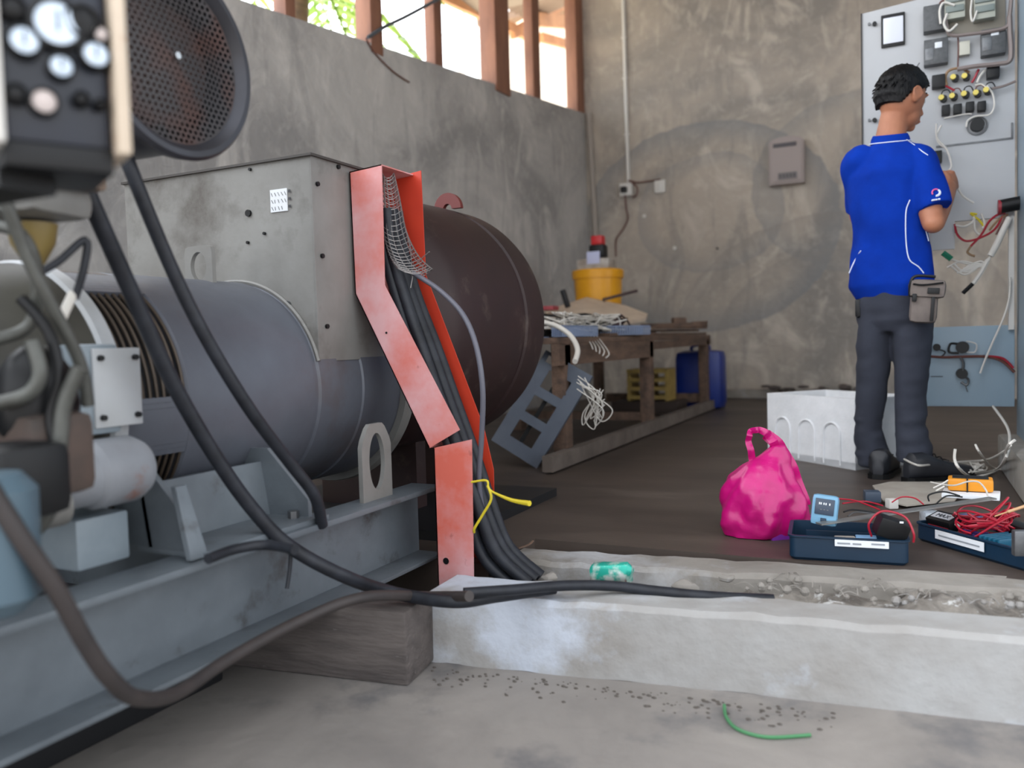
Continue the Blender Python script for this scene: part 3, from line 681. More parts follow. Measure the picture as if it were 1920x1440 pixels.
# ================================================================ WORK BENCH
bt = thing('work_bench', (-1.75, 5.1, 0), 'rough brown wooden work bench heaped with parts near the left wall', 'bench')
BX, BZ = -1.46, .60
def rail(name, a, c, w_, h, m=m_wood): b = B(); beam(b, a, c, w_, h); return b.build(name, m, bt)
b = B(); b.box2((-2.45,3.5,BZ-.03),(BX+.02,6.7,BZ), bev=.004); b.build('bench_top', m_wood, bt)
rail('apron', (BX,3.5,BZ-.08), (BX,5.05,BZ-.08), .04, .1); rail('apron', (BX,5.05,BZ-.06), (BX,6.7,BZ-.05), .04, .05)
for y in (3.6,5.0,6.6):
    b = B(); b.box2((BX-.05,y-.04,0),(BX+.02,y+.04,BZ-.03), bev=.005); b.build('leg', m_wood, bt)
    b = B(); b.box2((-2.4,y-.04,0),(-2.33,y+.04,BZ-.03)); b.build('leg', m_wood, bt)
rail('foot_rail', (BX+.03,3.3,.045), (BX+.03,6.75,.045), .05, .07, mat('pale dusty rail', (112,102,94), .8, col2=(84,75,68), scale=8))
rail('cross_rail', (BX,6.6,.1), (-2.3,6.6,.1), .05, .07); rail('cross_rail', (BX,5.0,.1), (-2.3,5.0,.1), .04, .05)
# clutter on the bench, each thing resting on the top
def on(px, py, z=BZ): return at(px, py, 2, z)
def onY(px, py, y): return at(px, py, 1, y)
yb = 6.45
q = onY(1122,557,yb); zb = BZ
bk = thing('yellow_bucket', (q.x,yb,zb), 'yellow plastic bucket with lid standing on the bench end against the wall', 'bucket')
sc = (onY(1167,515,yb)-onY(1077,515,yb)).length/2; zt = onY(1122,507,yb).z
m_yb = mat('yellow plastic', (226,160,20), .4, col2=(214,148,16), scale=5)
b = B(); b.lathe((q.x,yb,zb), (0,0,1), [(0,0),(0,sc*.82),(zt-zb-.07,sc*.94),(zt-zb-.07,0)], 48); b.build('bucket_body', m_yb, bk)
b = B(); b.lathe((q.x,yb,zt-.07), (0,0,1), [(0,sc*.9),(0,sc),(.06,sc*1.02),(.07,sc*.98),(.072,0)], 48); b.build('lid', m_yb, bk)
l1, l2 = onY(1105,551,yb-sc*.9), onY(1158,560,yb-sc*.9)
b = B()
for i in range(10):
    a0_, a1_ = -pi/2-.15+.09*i, -pi/2-.15+.09*(i+1); P_ = lambda a, z: V(q.x+sc*.89*math.cos(a), yb+sc*.89*math.sin(a), z)
    b.prism([P_(a0_,zb+.02), P_(a1_,zb+.02), P_(a1_,zb+.09), P_(a0_,zb+.09)], V(math.cos(a0_),math.sin(a0_),0)*.004)
b.build('bucket_label', m_label, bk)
# clear tub, battery with red lamp on the lid
zt2 = zt+.003
b = B(); b.box((q.x-.01,yb,zt2+.045),(sc*1.35,.2,.09), bev=.02); jt = tag(b.build('clear_tub', mat('cloudy clear plastic', (178,172,164), .25, col2=(140,130,120), scale=16)), 'cloudy clear plastic tub on the yellow bucket lid', 'tub')
b = B(); b.box((q.x,yb-.1,zt2+.09+.003),(.11,.012,.1), bev=.003)
tag(b.build('paper_tag', mat('pale blue paper', (184,190,220), .6)), 'pale blue paper stuck on the clear tub', 'paper')
rl = thing('torch_charger', (q.x+.01,yb,zt2+.09), 'small black charger with a red top standing on the clear tub', 'charger')
b = B(); b.box((q.x+.01,yb,zt2+.09+.06),(.13,.12,.11), bev=.02); b.build('charger_body', m_dark, rl)
b = B(); b.box((q.x+.01,yb-.062,zt2+.09+.045),(.07,.004,.022)); b.build('charger_badge', mat('green grey badge', (90,104,100), .5), rl)
b = B(); b.box((q.x+.01,yb,zt2+.09+.15),(.095,.1,.075), bev=.012); b.build('red_top', mat('red plastic', (190,28,34), .4), rl)
# cream board
bd = [on(1025,585,.62), on(1100,560,.66), on(1213,590,.64), on(1205,598,.62), on(1120,615,.60), on(1040,610,.58)]
bd = [onY(1020,583,5.6), onY(1100,557,6.15), onY(1172,572,6.2), onY(1214,588,6.0), onY(1210,597,5.85), onY(1125,611,5.15), onY(1040,600,5.0)]
b = B(); b.prism(bd, (0,0,-.02)); tag(b.build('cream_board', mat('cream painted board', (206,190,170), .7, col2=(184,166,148), scale=10), smooth=False), 'cream coloured board lying tilted over the parts on the bench', 'board')
b = B(); b.box2((-2.35,5.2,BZ),(-1.7,6.1,BZ+.05), bev=.01); tag(b.build('black_case', m_dark), 'flat dark case under the cream board', 'case')
b = B(); b.tube([onY(1130,562,6.1), onY(1195,545,6.25)], .012, 8, 0); tag(b.build('metal_rod', mat('dark rod', (66,52,52), .5)), 'short dark rod sticking out to the right of the bucket', 'rod')
b = B(); b.box(onY(1060,560,5.4), (.035,.03,.13), M=Matrix.Rotation(-.3,3,'Y'), bev=.006); tag(b.build('black_screwdriver', m_dark), 'black handled tool standing up left of the bucket', 'tool')
b = B(); b.box(onY(1030,578,5.3), (.1,.12,.03), bev=.008); tag(b.build('red_packet', mat('dusty red', (150,60,66), .6)), 'small red packet beside the brown tank on the bench', 'packet')
# grey terminal strips
m_strip = mat('blue grey plastic strip', (124,138,164), .5)
def strip(a, c, lab):
    a, c = V(a), V(c); d = (c-a); L_ = d.length; d.normalize(); sd_ = V(0,0,1).cross(d).normalized(); up = d.cross(sd_)
    M_ = Matrix((d, sd_, up)).transposed(); mid = (a+c)/2
    t = thing('slotted_duct', mid-V(0,0,.03), lab, 'cable duct', 'slotted plastic ducts on the bench')
    b = B(); b.box(mid-up*.025, (L_,.05,.004), M=M_); b.build('duct_base', m_strip, t)
    n_ = int(L_/.022); b = B()
    for i in range(n_+1):
        for s_ in (-.025,.025): b.box(a+d*(L_*i/n_)+sd_*s_, (.012,.003,.05), M=M_)
    for s_ in (-.025,.025): b.box(mid+sd_*s_+up*.024, (L_,.003,.006), M=M_)
    b.build('duct_fingers', m_strip, t)
strip(V(-1.52,4.35,BZ+.035), V(-1.40,4.75,BZ+.035), 'blue grey slotted plastic duct at the right edge of the wires')
strip(V(-1.47,3.55,BZ+.03), V(-1.46,4.0,BZ+.03), 'blue grey slotted plastic duct at the front left under the white cable')
strip(V(-1.85,4.3,BZ+.03), V(-1.7,4.7,BZ+.03), 'blue grey slotted plastic duct behind the tangled wires')
def tangle(name, c, ext, n, r, m, lab, cat='wires', seed=1, pts=6, n_=5):
    random.seed(seed); b = B(); c = V(c)
    for i in range(n):
        P_ = [c+V(random.uniform(-1,1)*ext[0], random.uniform(-1,1)*ext[1], random.uniform(0,1)*ext[2]) for _ in range(pts)]
        b.tube(P_, r, n_, 6)
    o = b.build(name, m); tag(o, lab, cat, kind='stuff'); return o
tangle('wire_tangle', V(-1.55,4.1,BZ+.03), (.1,.5,.10), 16, .004, m_whitewire, 'tangle of pale thin wires heaped on the bench', seed=4)
tangle('wire_tangle', V(-1.6,4.75,BZ+.006), (.12,.2,.12), 10, .006, mat('dark maroon wire', (60,30,34), .5), 'dark maroon wires coiled in front of the cream board', seed=9)
tangle('wire_tangle', V(-1.68,4.25,BZ+.007), (.16,.5,.13), 12, .007, m_dark, 'black cable scraps heaped at the left of the bench', seed=14)
b = B(); random.seed(21)
for i in range(5):
    a_ = onY(1085+i*6,628,4.2); b.tube([a_, a_+V(.06,-.1,.0), onY(1105+i*9,640+i*5,3.9), onY(1112+i*6,655+i*4,3.85)], .003, 5)
tag(b.build('loose_wires', m_whitewire), 'pale loose wires dangling over the bench front edge', 'wires', kind='stuff')
# white cable from bench to the plate
b = B(); b.tube([onY(1018,604,3.5), onY(1045,612,3.45), onY(1070,630,3.4), onY(1083,655,3.3), onY(1078,678,3.2)], .0115, 12, 8)
tag(b.build('white_cable', m_whitewire), 'white cable arching from the bench down to the grey plate', 'cable')
b = B(); random.seed(8)
for i in range(9):
    s_ = at(1088+random.uniform(-8,8),705+i*3,1,3.2); e = at(1108+random.uniform(-24,24),800+random.uniform(-20,6),1,3.25)
    md_ = at(1115+random.uniform(-18,18),755+random.uniform(-20,20),1,3.22)
    b.tube([s_, md_, e, e+V(random.uniform(-.05,.05),0,.05), md_+V(0,.02,.02)], .0024, 5, 8)
tag(b.build('white_wire_bundle', m_whitewire), 'loops of white wire hanging right of the cut-out plate', 'wires', kind='stuff')
# planks and sticks at the right end
for i, (a_, c_, w_, h_, z_, lab) in enumerate((((-1.52,4.3),(-1.50,6.6),.10,.018,.0,'long brown plank lying flat along the bench front edge'), ((-1.66,4.9),(-1.68,6.62),.12,.02,.0,'wide brown plank behind the front plank on the bench'),
                         ((-1.78,5.2),(-1.5,6.5),.03,.016,.028,'thin stick lying across the two planks'), ((-1.62,5.7),(-1.46,6.6),.035,.02,.048,'short dark stick on top of the planks at the bench end'), ((-1.9,6.3),(-1.47,6.45),.05,.03,.07,'stubby wood offcut across the pile at the bench end'))):
    b = B(); zz = BZ+.002+z_+h_/2; beam(b, (a_[0],a_[1],zz), (c_[0],c_[1],zz), w_, h_)
    tag(b.build('wood_plank', m_wood, smooth=False), lab, 'plank', 'wood scraps on the bench end')
b = B(); b.box((-1.68,5.55,BZ+.042), (.16,.06,.035), rz=1.3, bev=.005); tag(b.build('brick_piece', m_conc), 'pale brick piece lying among the planks', 'brick')
for i, (px, py, lab) in enumerate(((1320,628,'dark wood block on the right front corner of the bench'),(1300,622,'brown wood block next to the corner block'))):
    b = B(); b.box((-1.50-.14*i,6.58-.1*i,BZ+.085+.03*i), (.1,.14,.055), rz=.4*i, bev=.008); tag(b.build('wood_block', m_wood, noise=.006), lab, 'wood block')
b = B(); b.box((-1.66,5.95,BZ+.034), (.03,.03,.02), bev=.006); tag(b.build('white_pebble', m_white), 'small white bit on the plank', 'scrap')
# jerrycan and crate
jc = at(1308,776,2,0); JY = 6.62
a_, c_ = at(1262,765,1,JY), at(1350,765,1,JY); jw = (c_-a_).length; jh = at(1300,658,1,JY).z
jr = thing('blue_jerrycan', ((a_.x+c_.x)/2+.01,JY+.14,0), 'blue plastic jerrycan standing behind the bench leg by the back wall', 'jerrycan')
b = B(); b.box(((a_.x+c_.x)/2+.01,JY+.14,jh/2), (jw,.26,jh), bev=.06); b.build('can_body', mat('deep blue plastic', (10,44,130), .4, col2=(8,36,110), scale=4), jr, noise=.006, nscale=8)
b = B(); b.tube([((a_.x+c_.x)/2-.06,JY+.14,jh-.02), ((a_.x+c_.x)/2-.05,JY+.14,jh+.04), ((a_.x+c_.x)/2+.07,JY+.14,jh+.04), ((a_.x+c_.x)/2+.08,JY+.14,jh-.02)], .014, 8); b.build('can_handle', mat('deep blue plastic', (1,1,1)), jr)
cr = thing('yellow_crate', (-2.05,6.35,.14), 'dull yellow slatted crate under the bench in the dark', 'crate')
x0_, x1_ = at(1175,700,1,6.3).x, at(1250,700,1,6.3).x; z0_, z1_ = at(1210,752,1,6.3).z, at(1210,695,1,6.3).z
m_cr = mat('dusty yellow plastic', (176,150,80), .6, col2=(140,116,64), scale=12)
cr.location = ((x0_+x1_)/2, 6.4, z0_); cr['_o'] = tuple(cr.location)
for i in range(4):
    z = z0_+(z1_-z0_)*(i+.2)/3.5; b = B(); b.box2((x0_,6.3,z),(x1_,6.312,z+.03)); b.build('crate_slat', m_cr, cr); b = B(); b.box2((x0_,6.55,z),(x1_,6.562,z+.03)); b.build('crate_slat', m_cr, cr)
for x in (x0_, (x0_+x1_)/2, x1_-.02):
    b = B(); b.box2((x,6.31,z0_),(x+.025,6.55,z1_+.01)); b.build('crate_rib', m_cr, cr)
b = B(); b.box2((x0_-.1,6.2,0),(x1_+.1,6.54,z0_-.002), bev=.005); tag(b.build('dark_box', mat('dark dusty box', (58,46,40), .8)), 'dark box under the yellow crate below the bench', 'box')

# ================================================================ BACK WALL FIXTURES
def wq(px, py, off=0): return at(px, py, 1, WY-off)
ct = thing('conduit_pipe', wq(1178,340)+V(0,0,0), 'white plastic conduit running down the back wall to the socket', 'conduit')
a_, c_ = wq(1162,-30,.015), wq(1178,342,.015); a_.x = (a_.x*.35+c_.x*.65)
b = B(); b.tube([a_+V(0,0,.6), c_], .018, 12, 0); b.build('pipe', m_white, ct)
for py in (70, 145, 250):
    q = a_.lerp(c_, (py+30)/370.); b = B(); b.box(q, (.055,.022,.014), bev=.003); b.build('clip', m_white, ct)
sk_ = wq(1175,356); so = thing('wall_socket', sk_, 'white wall socket with a black plug at the foot of the conduit', 'socket')
b = B(); b.box(sk_+V(0,-.02,0), (.125,.04,.125), bev=.008); b.build('socket_plate', m_white, so)
b = B(); b.box(sk_+V(-.01,-.06,-.005), (.06,.045,.055), bev=.008); b.build('plug', m_dark, so)
b = B(); b.tube([wq(1172,366,.05), wq(1174,390,.03), wq(1177,410,.02), wq(1168,430,.02), wq(1155,450,.03), wq(1155,480,.25)], .008, 6)
tag(b.build('plug_lead', m_brownwire), 'thin dark lead wandering down the wall from the plug', 'lead')
b = B(); b.tube([wq(1178,338,.02), wq(1195,342,.02), wq(1215,340,.02), wq(1238,336,.02)], .007, 6); b.tube([wq(1178,338,.03), wq(1194,350,.03), wq(1194,364,.03), wq(1186,371,.03)], .007, 6)
tag(b.build('link_wire', m_brownwire), 'short dark wire sagging between the socket and the switch', 'wire')
sw = wq(1238,350); swt = thing('wall_switch', sw, 'white square switch plate right of the socket', 'switch')
b = B(); b.box(sw+V(0,-.012,0), (.105,.024,.12), bev=.008); b.build('switch_plate', m_white, swt)
b = B(); b.box(sw+V(0,-.027,0), (.035,.01,.06), bev=.003); b.build('rocker', m_white, swt)
# pale plastered strip and stub in the corner
b = B(); b.tube([wq(1104,212,.03), wq(1117,445,.03)], .03, 10, 0); tag(b.build('corner_pipe', mat('cement coated pipe', (150,142,134), .8)), 'cement coloured pipe running down the room corner behind the bucket', 'pipe')
# paper towel dispenser
dA, dB = wq(1446,345), wq(1508,262); dc = (dA+dB)/2; dw = abs(dB.x-dA.x)+.01; dh = .415
dt = thing('wall_dispenser', V(dc.x,WY,dc.z-dh/2), 'grey beige dispenser box with a dark slot on the back wall', 'dispenser')
b = B(); n_ = 16; poly = [V(dc.x-dw/2,WY,dc.z-dh/2), V(dc.x+dw/2,WY,dc.z-dh/2), V(dc.x+dw/2,WY,dc.z+dh/2-.05)]
poly += [V(dc.x+dw/2*math.cos(pi*i/n_)*1.0, WY, dc.z+dh/2-.05+.055*math.sin(pi*i/n_)) for i in range(1, n_)]+[V(dc.x-dw/2,WY,dc.z+dh/2-.05)]
m_disp = mat('grey beige plastic', (150,138,134), .5)
b.prism(poly, (0,-.09,0)); b.build('dispenser_body', m_disp, dt)
b = B(); b.prism([V(dc.x+(p_.x-dc.x)*.88, WY-.09, dc.z+(p_.z-dc.z)*.9) for p_ in poly], (0,-.012,0)); b.build('front_cover', m_disp, dt)
b = B(); b.box((dc.x-.01,WY-.105,dc.z+.135),(.2,.008,.035)); b.build('window_slot', mat('dark slot', (36,22,26), .3), dt)
b = B(); b.box((dc.x+.01,WY-.105,dc.z-.14),(.16,.008,.06)); lp = b.build('logo_plate', mat('grey print', (104,98,98), .5), dt)
b = B()
for i in range(5): b.box((dc.x-.05+i*.03,WY-.11,dc.z-.14),(.016,.003,.03))
b.build('logo_letters', mat('dark print', (70,66,68), .5), lp)
for i, (px, py) in enumerate(((1208,405),(1265,465),(1345,466))):
    q = wq(px, py); b = B(); b.cyl(q, q+V(0,-.004,0), .018 if i < 2 else .012, n=7); tag(b.build('wall_chip', m_white if i < 2 else m_dark), ('pale chip mark on the back wall below the switch','pale chip mark on the back wall left of its middle','dark hole in the back wall at mid height')[i], 'mark')
b = B(); b.box2((-1.55,WY-.07,0),(-.2,WY,.09), bev=.01); 
o = b.build('baseboard_back', m_conc, noise=.02, nscale=9); o['kind'] = 'structure'
# broken rubble line on the base of the wall
b = B(); random.seed(13)
for i in range(26):
    b.sphere((random.uniform(-1.2,-.35),WY-.09-random.uniform(0,.1),.1+random.uniform(-.07,.03)), (random.uniform(.02,.06),.03,random.uniform(.01,.03)), 7, 5)
o = b.build('wall_rubble', mat('dark crumbled render', (84,76,72), .9)); tag(o, 'dark crumbled render lying along the foot of the back wall', 'rubble', kind='stuff')
# foam box ---------------------------------------------------------------------
fb = thing('foam_box', (-.32,4.1,0), 'white foam box with arched recesses standing left of the person', 'box')
f0 = at(1440,853,2,0); f1 = at(1604,882,2,0); d_ = (f1-f0); fw = d_.length; d_.normalize(); dn = V(-d_.y,d_.x,0); fh = at(1440,737,1,f0.y).z; fd = .36
def fbp(u, v, z): return f0+d_*u+dn*v+V(0,0,z)
b = B(); t = .028
for (u0,u1,v0,v1) in ((0,fw,0,t),(0,fw,fd-t,fd),(0,t,t,fd-t),(fw-t,fw,t,fd-t)):
    b.prism([fbp(u0,v0,0),fbp(u1,v0,0),fbp(u1,v1,0),fbp(u0,v1,0)], (0,0,fh))
b.prism([fbp(0,0,0),fbp(fw,0,0),fbp(fw,fd,0),fbp(0,fd,0)], (0,0,.03))
b.build('box_shell', m_foam, fb, smooth=False)
for (px0, px1) in ((1455,1482),(1498,1528),(1545,1576)):
    g0 = onp(px0,815,f0,dn); g1 = onp(px1,815,f0,dn); u0, u1 = (g0-f0).dot(d_), (g1-f0).dot(d_); r_ = (u1-u0)/2; uc = (u0+u1)/2; zt_ = fh*.64-r_
    pts = [fbp(u0,-.004,.01)]+[fbp(uc-r_*math.cos(pi*i/10),-.004,zt_+r_*math.sin(pi*i/10)) for i in range(11)]+[fbp(u1,-.004,.01)]
    b = B(); b.tube(pts, .0045, 6, 0); b.build('arch_rib', m_foam, fb)
# pink bag -----------------------------------------------------------------------
bc = at(1428,1010,2,0); bc = V(-.405,2.47,0)
m_pink = mat('pink plastic film', (196,12,116), .3, col2=(168,10,96), scale=8, bump=.35, bscale=9); nb_ = m_pink.node_tree.nodes['Principled BSDF']
nb_.inputs['Transmission Weight'].default_value = 0.0; nb_.inputs['Subsurface Weight'].default_value = .0; nb_.inputs['Subsurface Scale'].default_value = .02
pb = thing('plastic_bag', bc, 'knotted pink plastic carrier bag standing on the floor', 'bag')
hd = V(math.cos(YAW), math.sin(YAW), 0); fd_ = V(-math.sin(YAW), math.cos(YAW), 0)
def bp_(px, py, w_, dpt):   # centre px at height py, half width px, depth metres
    q = onp(px, py, bc, fd_); k = (onp(px+w_, py, bc, fd_)-q).length; return (q, hd*k, fd_*dpt)
b = B(); b.ell([bp_(1432,1016,48,.05), bp_(1432,1002,72,.085), bp_(1434,977,80,.1), bp_(1433,947,79,.1), bp_(1429,917,73,.092), bp_(1428,892,60,.07), bp_(1437,870,42,.045), bp_(1452,852,26,.025), bp_(1460,834,12,.015)], 40)
from mathutils import noise as NZ
def crumple(p_):
    d = p_-V(bc.x,bc.y,p_.z); a = math.atan2(d.y,d.x); k = 1+.05*math.sin(a*5+p_.z*26)+.04*math.sin(a*9-p_.z*38)+.07*NZ.noise(p_*16)+.05*NZ.noise(p_*34)
    z = max(p_.z*(1+.0), .002); return V(bc.x+d.x*k, bc.y+d.y*k, z)
b2 = b.build('bag_body', m_pink, pb, remesh=.006, relax=2, fn=crumple)
def ribbon(b, pts, wv, th=.002):
    P_ = spline(pts, 7); n_ = len(P_)
    rings = []
    for i, p_ in enumerate(P_):
        t = (P_[min(i+1,n_-1)]-P_[max(i-1,0)]).normalized(); s_ = t.cross(fd_).normalized(); w_ = wv(i/(n_-1))
        o_ = fd_*(.006*math.sin(i*.9))
        rings.append([p_+s_*w_+o_, p_+fd_*th*2+o_, p_-s_*w_+o_, p_-fd_*th*2+o_])
    return b.loft(rings)
hp = lambda x, y: onp(x, y, bc, fd_)
b = B(); ribbon(b, [hp(1421,905), hp(1414,870), hp(1405,835), hp(1406,812), hp(1422,806), hp(1440,815), hp(1452,835), hp(1462,870), hp(1468,900)], lambda t: .009+.02*max(0,t-.5)+.012*max(0,.3-t)); b.build('bag_handle', m_pink, pb)
b = B(); ribbon(b, [hp(1440,815)+fd_*.02, hp(1465,840)+fd_*.02, hp(1487,890)+fd_*.01, hp(1503,950)], lambda t: .016+.012*t); b.build('bag_handle', m_pink, pb)
q = hp(1450,996)-fd_*.075; b = B(); b.box(q, (.07,.02,.05), rz=YAW+.2, bev=.004); b.build('bag_content', mat('violet carton', (120,40,150), .5), pb)

# ================================================================ CONTROL CABINET
YD = 3.95
cab = thing('control_cabinet', (.6, 3.6, 0), 'pale blue electrical cabinet at the right edge with two doors swung open', 'cabinet')
b = B(); b.box2((.402,3.05,.14),(1.1,3.98,2.3), bev=.004); b.build('cabinet_body', m_cabblue, cab)
def dq(px, py, off=0): return at(px, py, 1, YD-off)
ul, ur, ub, ut = dq(1618,200).x, .392, dq(1800,414).z, 2.0
b = B(); b.prism([(ul,YD,dq(1622,470).z+.0), (dq(1790,470).x,YD,dq(1622,470).z+.03), (dq(1790,470).x,YD,ub), (ur,YD,ub), (ur,YD,ut), (ul,YD,ut-.045)], (0,.025,0)); ud = b.build('upper_door', m_cabinet, cab, smooth=False)
b = B(); b.box2((ul-.006,YD-.006,ub-.1),(ul,YD+.028,ut-.045)); b.build('door_edge', mat('dark edge strip', (50,48,46), .6), ud)  # dark strip down the left edge of the door
# lower raised sub panel lip
e0, e1 = dq(1755,275), dq(1902,255)
b = B(); b.box2((e0.x,YD-.006,e0.z-.004),(.385,YD-.0,e0.z+.002)); b.box2((.378,YD-.006,e0.z),(.385,YD,e0.z+.06)); b.build('panel_lip', m_steel, ud)
b = B(); b.box2((dq(1745,470).x,YD-.012,dq(1745,470).z),(dq(1790,470).x,YD-.001,ub)); b.build('lower_tab', m_cabinet, ud)
def dev(name, x0, y0, x1, y1, dep_, m, face=None, fm=None):
    a_, c_ = dq(x0, y0), dq(x1, y1); b = B(); mid = (a_+c_)/2
    b.box((mid.x,YD-dep_/2,mid.z), (abs(c_.x-a_.x),dep_,abs(a_.z-c_.z)), bev=.003); o = b.build(name, m, ud)
    return o, mid
m_glass = mat('meter glass', (206,210,220), .15, coat=1)
m_dgrey = mat('dark grey housing', (60,62,64), .4, col2=(84,86,88), scale=60)
m_tform = mat('transformer body', (170,172,160), .5)
dev('meter_frame', 1652,31,1697,84,.012, m_dark)
dev('meter_window', 1656,37,1694,79,.015, m_glass)
dev('relay_box', 1731,20,1774,60,.05, m_dgrey)
for (x0,x1) in ((1770,1808),(1824,1864)):
    dev('transformer', x0,-8,x1,40,.06, m_tform)
    for yy in (8, 26): dev('transformer_bar', x0+2,yy-3,x1-2,yy+3,.068, mat('grey green bar', (120,130,126), .5))
dev('terminal_plate', 1775,-5,1885,52,.012, mat('khaki plate', (136,130,118), .6))
dev('timer_relay', 1732,82,1777,122,.045, m_dgrey); dev('timer_label', 1752,86,1766,95,.047, m_label); dev('timer_label', 1734,98,1750,118,.047, m_steel)
dev('timer_relay', 1838,63,1884,104,.045, m_dgrey); dev('timer_label', 1856,66,1871,72,.047, m_label); dev('timer_label', 1840,78,1858,100,.047, m_steel)
dev('small_buzzer', 1795,83,1818,105,.03, mat('cream block', (196,194,180), .5))
dev('contact_block', 1747,146,1772,166,.04, m_dark); dev('contact_block', 1849,128,1873,148,.04, m_dark)
m_ylamp = mat('yellow lamp cap', (226,206,96), .4)
for (px, py) in ((1786,149),(1807,147),(1764,187),(1784,184),(1806,180),(1828,178),(1847,173)):
    q = dq(px+5, py); b = B(); b.cyl(q, q+V(0,-.03,0), .0135, n=14); lo = b.build('lamp_holder', m_dark, ud)
    q = dq(px, py); b = B(); b.cyl(q+V(0,-.028,0), q+V(0,-.045,0), .0105, n=14); b.build('lamp_cap', m_ylamp, ud)
for (px, py) in ((1773,209),(1795,207),(1818,203),(1840,202)): dev('push_switch', px-8,py-8,px+8,py+8,.035, m_dark)
q = dq(1832,236); b = B(); b.cyl(q, q+V(0,-.03,0), .026, n=20); b.build('rotary_switch', m_dark, ud)
b = B(); b.torus(q+V(0,-.006,0), (0,1,0), .036, .003, 28, 6); b.build('switch_wire_ring', m_steel, ud)
dev('contact_block', 1746,286,1766,306,.03, m_dark)
for py in (46, 226):
    q = dq(1640,py); b = B(); b.cyl(q, q+V(0,-.015,0), .009, n=10); b.build('hinge_stud', m_dark, ud); 
    q = dq(1630,py); b = B(); b.cyl(q, q+V(0,-.01,0), .006, n=10); b.build('hinge_stud', m_steel, ud)
def dwire(pts, r, m, name='door_wire', off=.03, parent=None): 
    b = B(); b.tube([dq(x, y, off) for x, y in pts], r, 6, 7); return b.build(name, m, parent or ud)
dwire([(1790,20),(1776,30),(1775,50),(1785,66),(1820,64),(1860,58),(1888,50),(1893,30),(1896,0)], .008, mat('grey harness', (128,116,112), .5), 'wire_loom', .05)
dwire([(1893,30),(1894,60),(1896,95),(1892,115),(1870,120),(1830,124),(1795,130)], .010, mat('grey harness', (1,1,1)), 'wire_loom', .05)
dwire([(1757,18),(1766,2),(1785,6),(1790,18)], .004, m_brownwire); dwire([(1764,45),(1762,20),(1770,5),(1790,10)], .005, m_whitewire, off=.07); dwire([(1776,25),(1770,45),(1780,58),(1795,45)], .005, m_whitewire, off=.07)
dwire([(1822,0),(1820,25),(1824,40),(1832,20)], .004, m_whitewire, off=.07); dwire([(1796,66),(1797,90),(1796,125)], .003, m_brownwire)
dwire([(1775,160),(1772,145),(1780,132),(1800,128),(1818,136)], .006, mat('tan wire', (140,112,84), .5)); dwire([(1763,158),(1775,162),(1790,170)], .004, m_red)
dwire([(1835,130),(1828,145),(1822,155)], .005, m_red); dwire([(1848,130),(1838,142),(1832,155)], .005, m_whitewire); dwire([(1828,160),(1840,158),(1850,165)], .004, m_whitewire)
for k, (px, py) in enumerate(((1764,187),(1784,184),(1806,180),(1828,178),(1847,173))):
    dwire([(px,py-6),(px+4,py-16),(px+14,py-18),(px+20,py-8)], .0025, m_brownwire if k % 2 else m_dark)
dwire([(1850,160),(1862,178),(1864,200),(1855,215),(1830,218),(1815,226),(1812,238)], .004, m_whitewire)
dwire([(1770,222),(1810,214),(1822,214)], .003, m_whitewire)
dwire([(1765,235),(1756,255),(1762,270),(1775,280),(1782,300)], .004, m_whitewire, off=.04)
dwire([(1860,166),(1880,162),(1905,152)], .005, mat('grey harness', (1,1,1)))
dwire([(1724,118),(1720,125),(1722,138),(1735,155)], .0025, m_steel)
# white wire held in the hands
dwire([(1756,232),(1757,258),(1775,280),(1784,310),(1776,322),(1760,330)], .004, m_whitewire, 'loose_lead', .09)
dwire([(1795,352),(1806,368),(1826,381)], .0045, m_whitewire, 'loose_lead', .08)
# red-black cable gland and bundles at the bottom of the door
q = dq(1893,390,.06); b = B(); b.cyl(dq(1873,388,.06), dq(1915,380,.06), .028, n=18); gl = b.build('cable_gland', m_dark, cab)
b = B(); b.cyl(dq(1871,388.5,.06), dq(1877,388,.06), .029, n=18); b.build('gland_ring', mat('red plastic ring', (150,40,52), .4), gl)
for k, (pts, m_) in enumerate(((((1790,420),(1795,440),(1812,452),(1840,445),(1865,430),(1880,405)),m_red),(((1790,422),(1808,425),(1825,415),(1826,405)),m_whitewire),
      (((1826,408),(1828,430),(1836,440)),m_whitewire),(((1825,405),(1835,412),(1845,425)),m_yellow),(((1826,405),(1820,400),(1832,402)),m_yellow),
      (((1885,400),(1872,402),(1855,415),(1840,440),(1820,462)),m_red),(((1820,462),(1814,472),(1820,478),(1828,480)),mat('tan wire',(1,1,1))),(((1888,402),(1875,425),(1868,440)),m_brownwire),
      (((1890,402),(1872,412),(1855,432)),mat('tan wire',(1,1,1))),(((1840,400),(1846,418),(1842,428)),m_whitewire))):
    dwire(pts, .0045, m_, 'bundle_wire', .05, cab)
b = B(); b.tube([dq(1893,408,.06), dq(1882,430,.06), dq(1868,460,.06), dq(1857,480,.06)], .013, 12); wc = b.build('white_sheath', m_whitewire, cab)
for k in range(7):
    dwire([(1857,481),(1850-k*2,496),(1838-k*7+ (6 if k>4 else 0),490+k*5-(30 if k>5 else 0)),(1812-k*6,500+k*4-(22 if k>3 else 0))], .004, m_whitewire, 'bare_lead', .06, cab)
dwire([(1852,488),(1840,510),(1825,532)], .009, m_whitewire, 'bare_lead', .06, cab)
dwire([(1824,532),(1805,550)], .009, m_dark, 'lead_tip', .06, cab)
dwire([(1784,486),(1768,474)], .012, mat('green sleeve', (30,120,90), .5), 'green_sleeve', .06, cab)
dwire([(1782,486),(1810,494),(1840,500),(1852,488)], .004, m_whitewire, 'bare_lead', .06, cab)
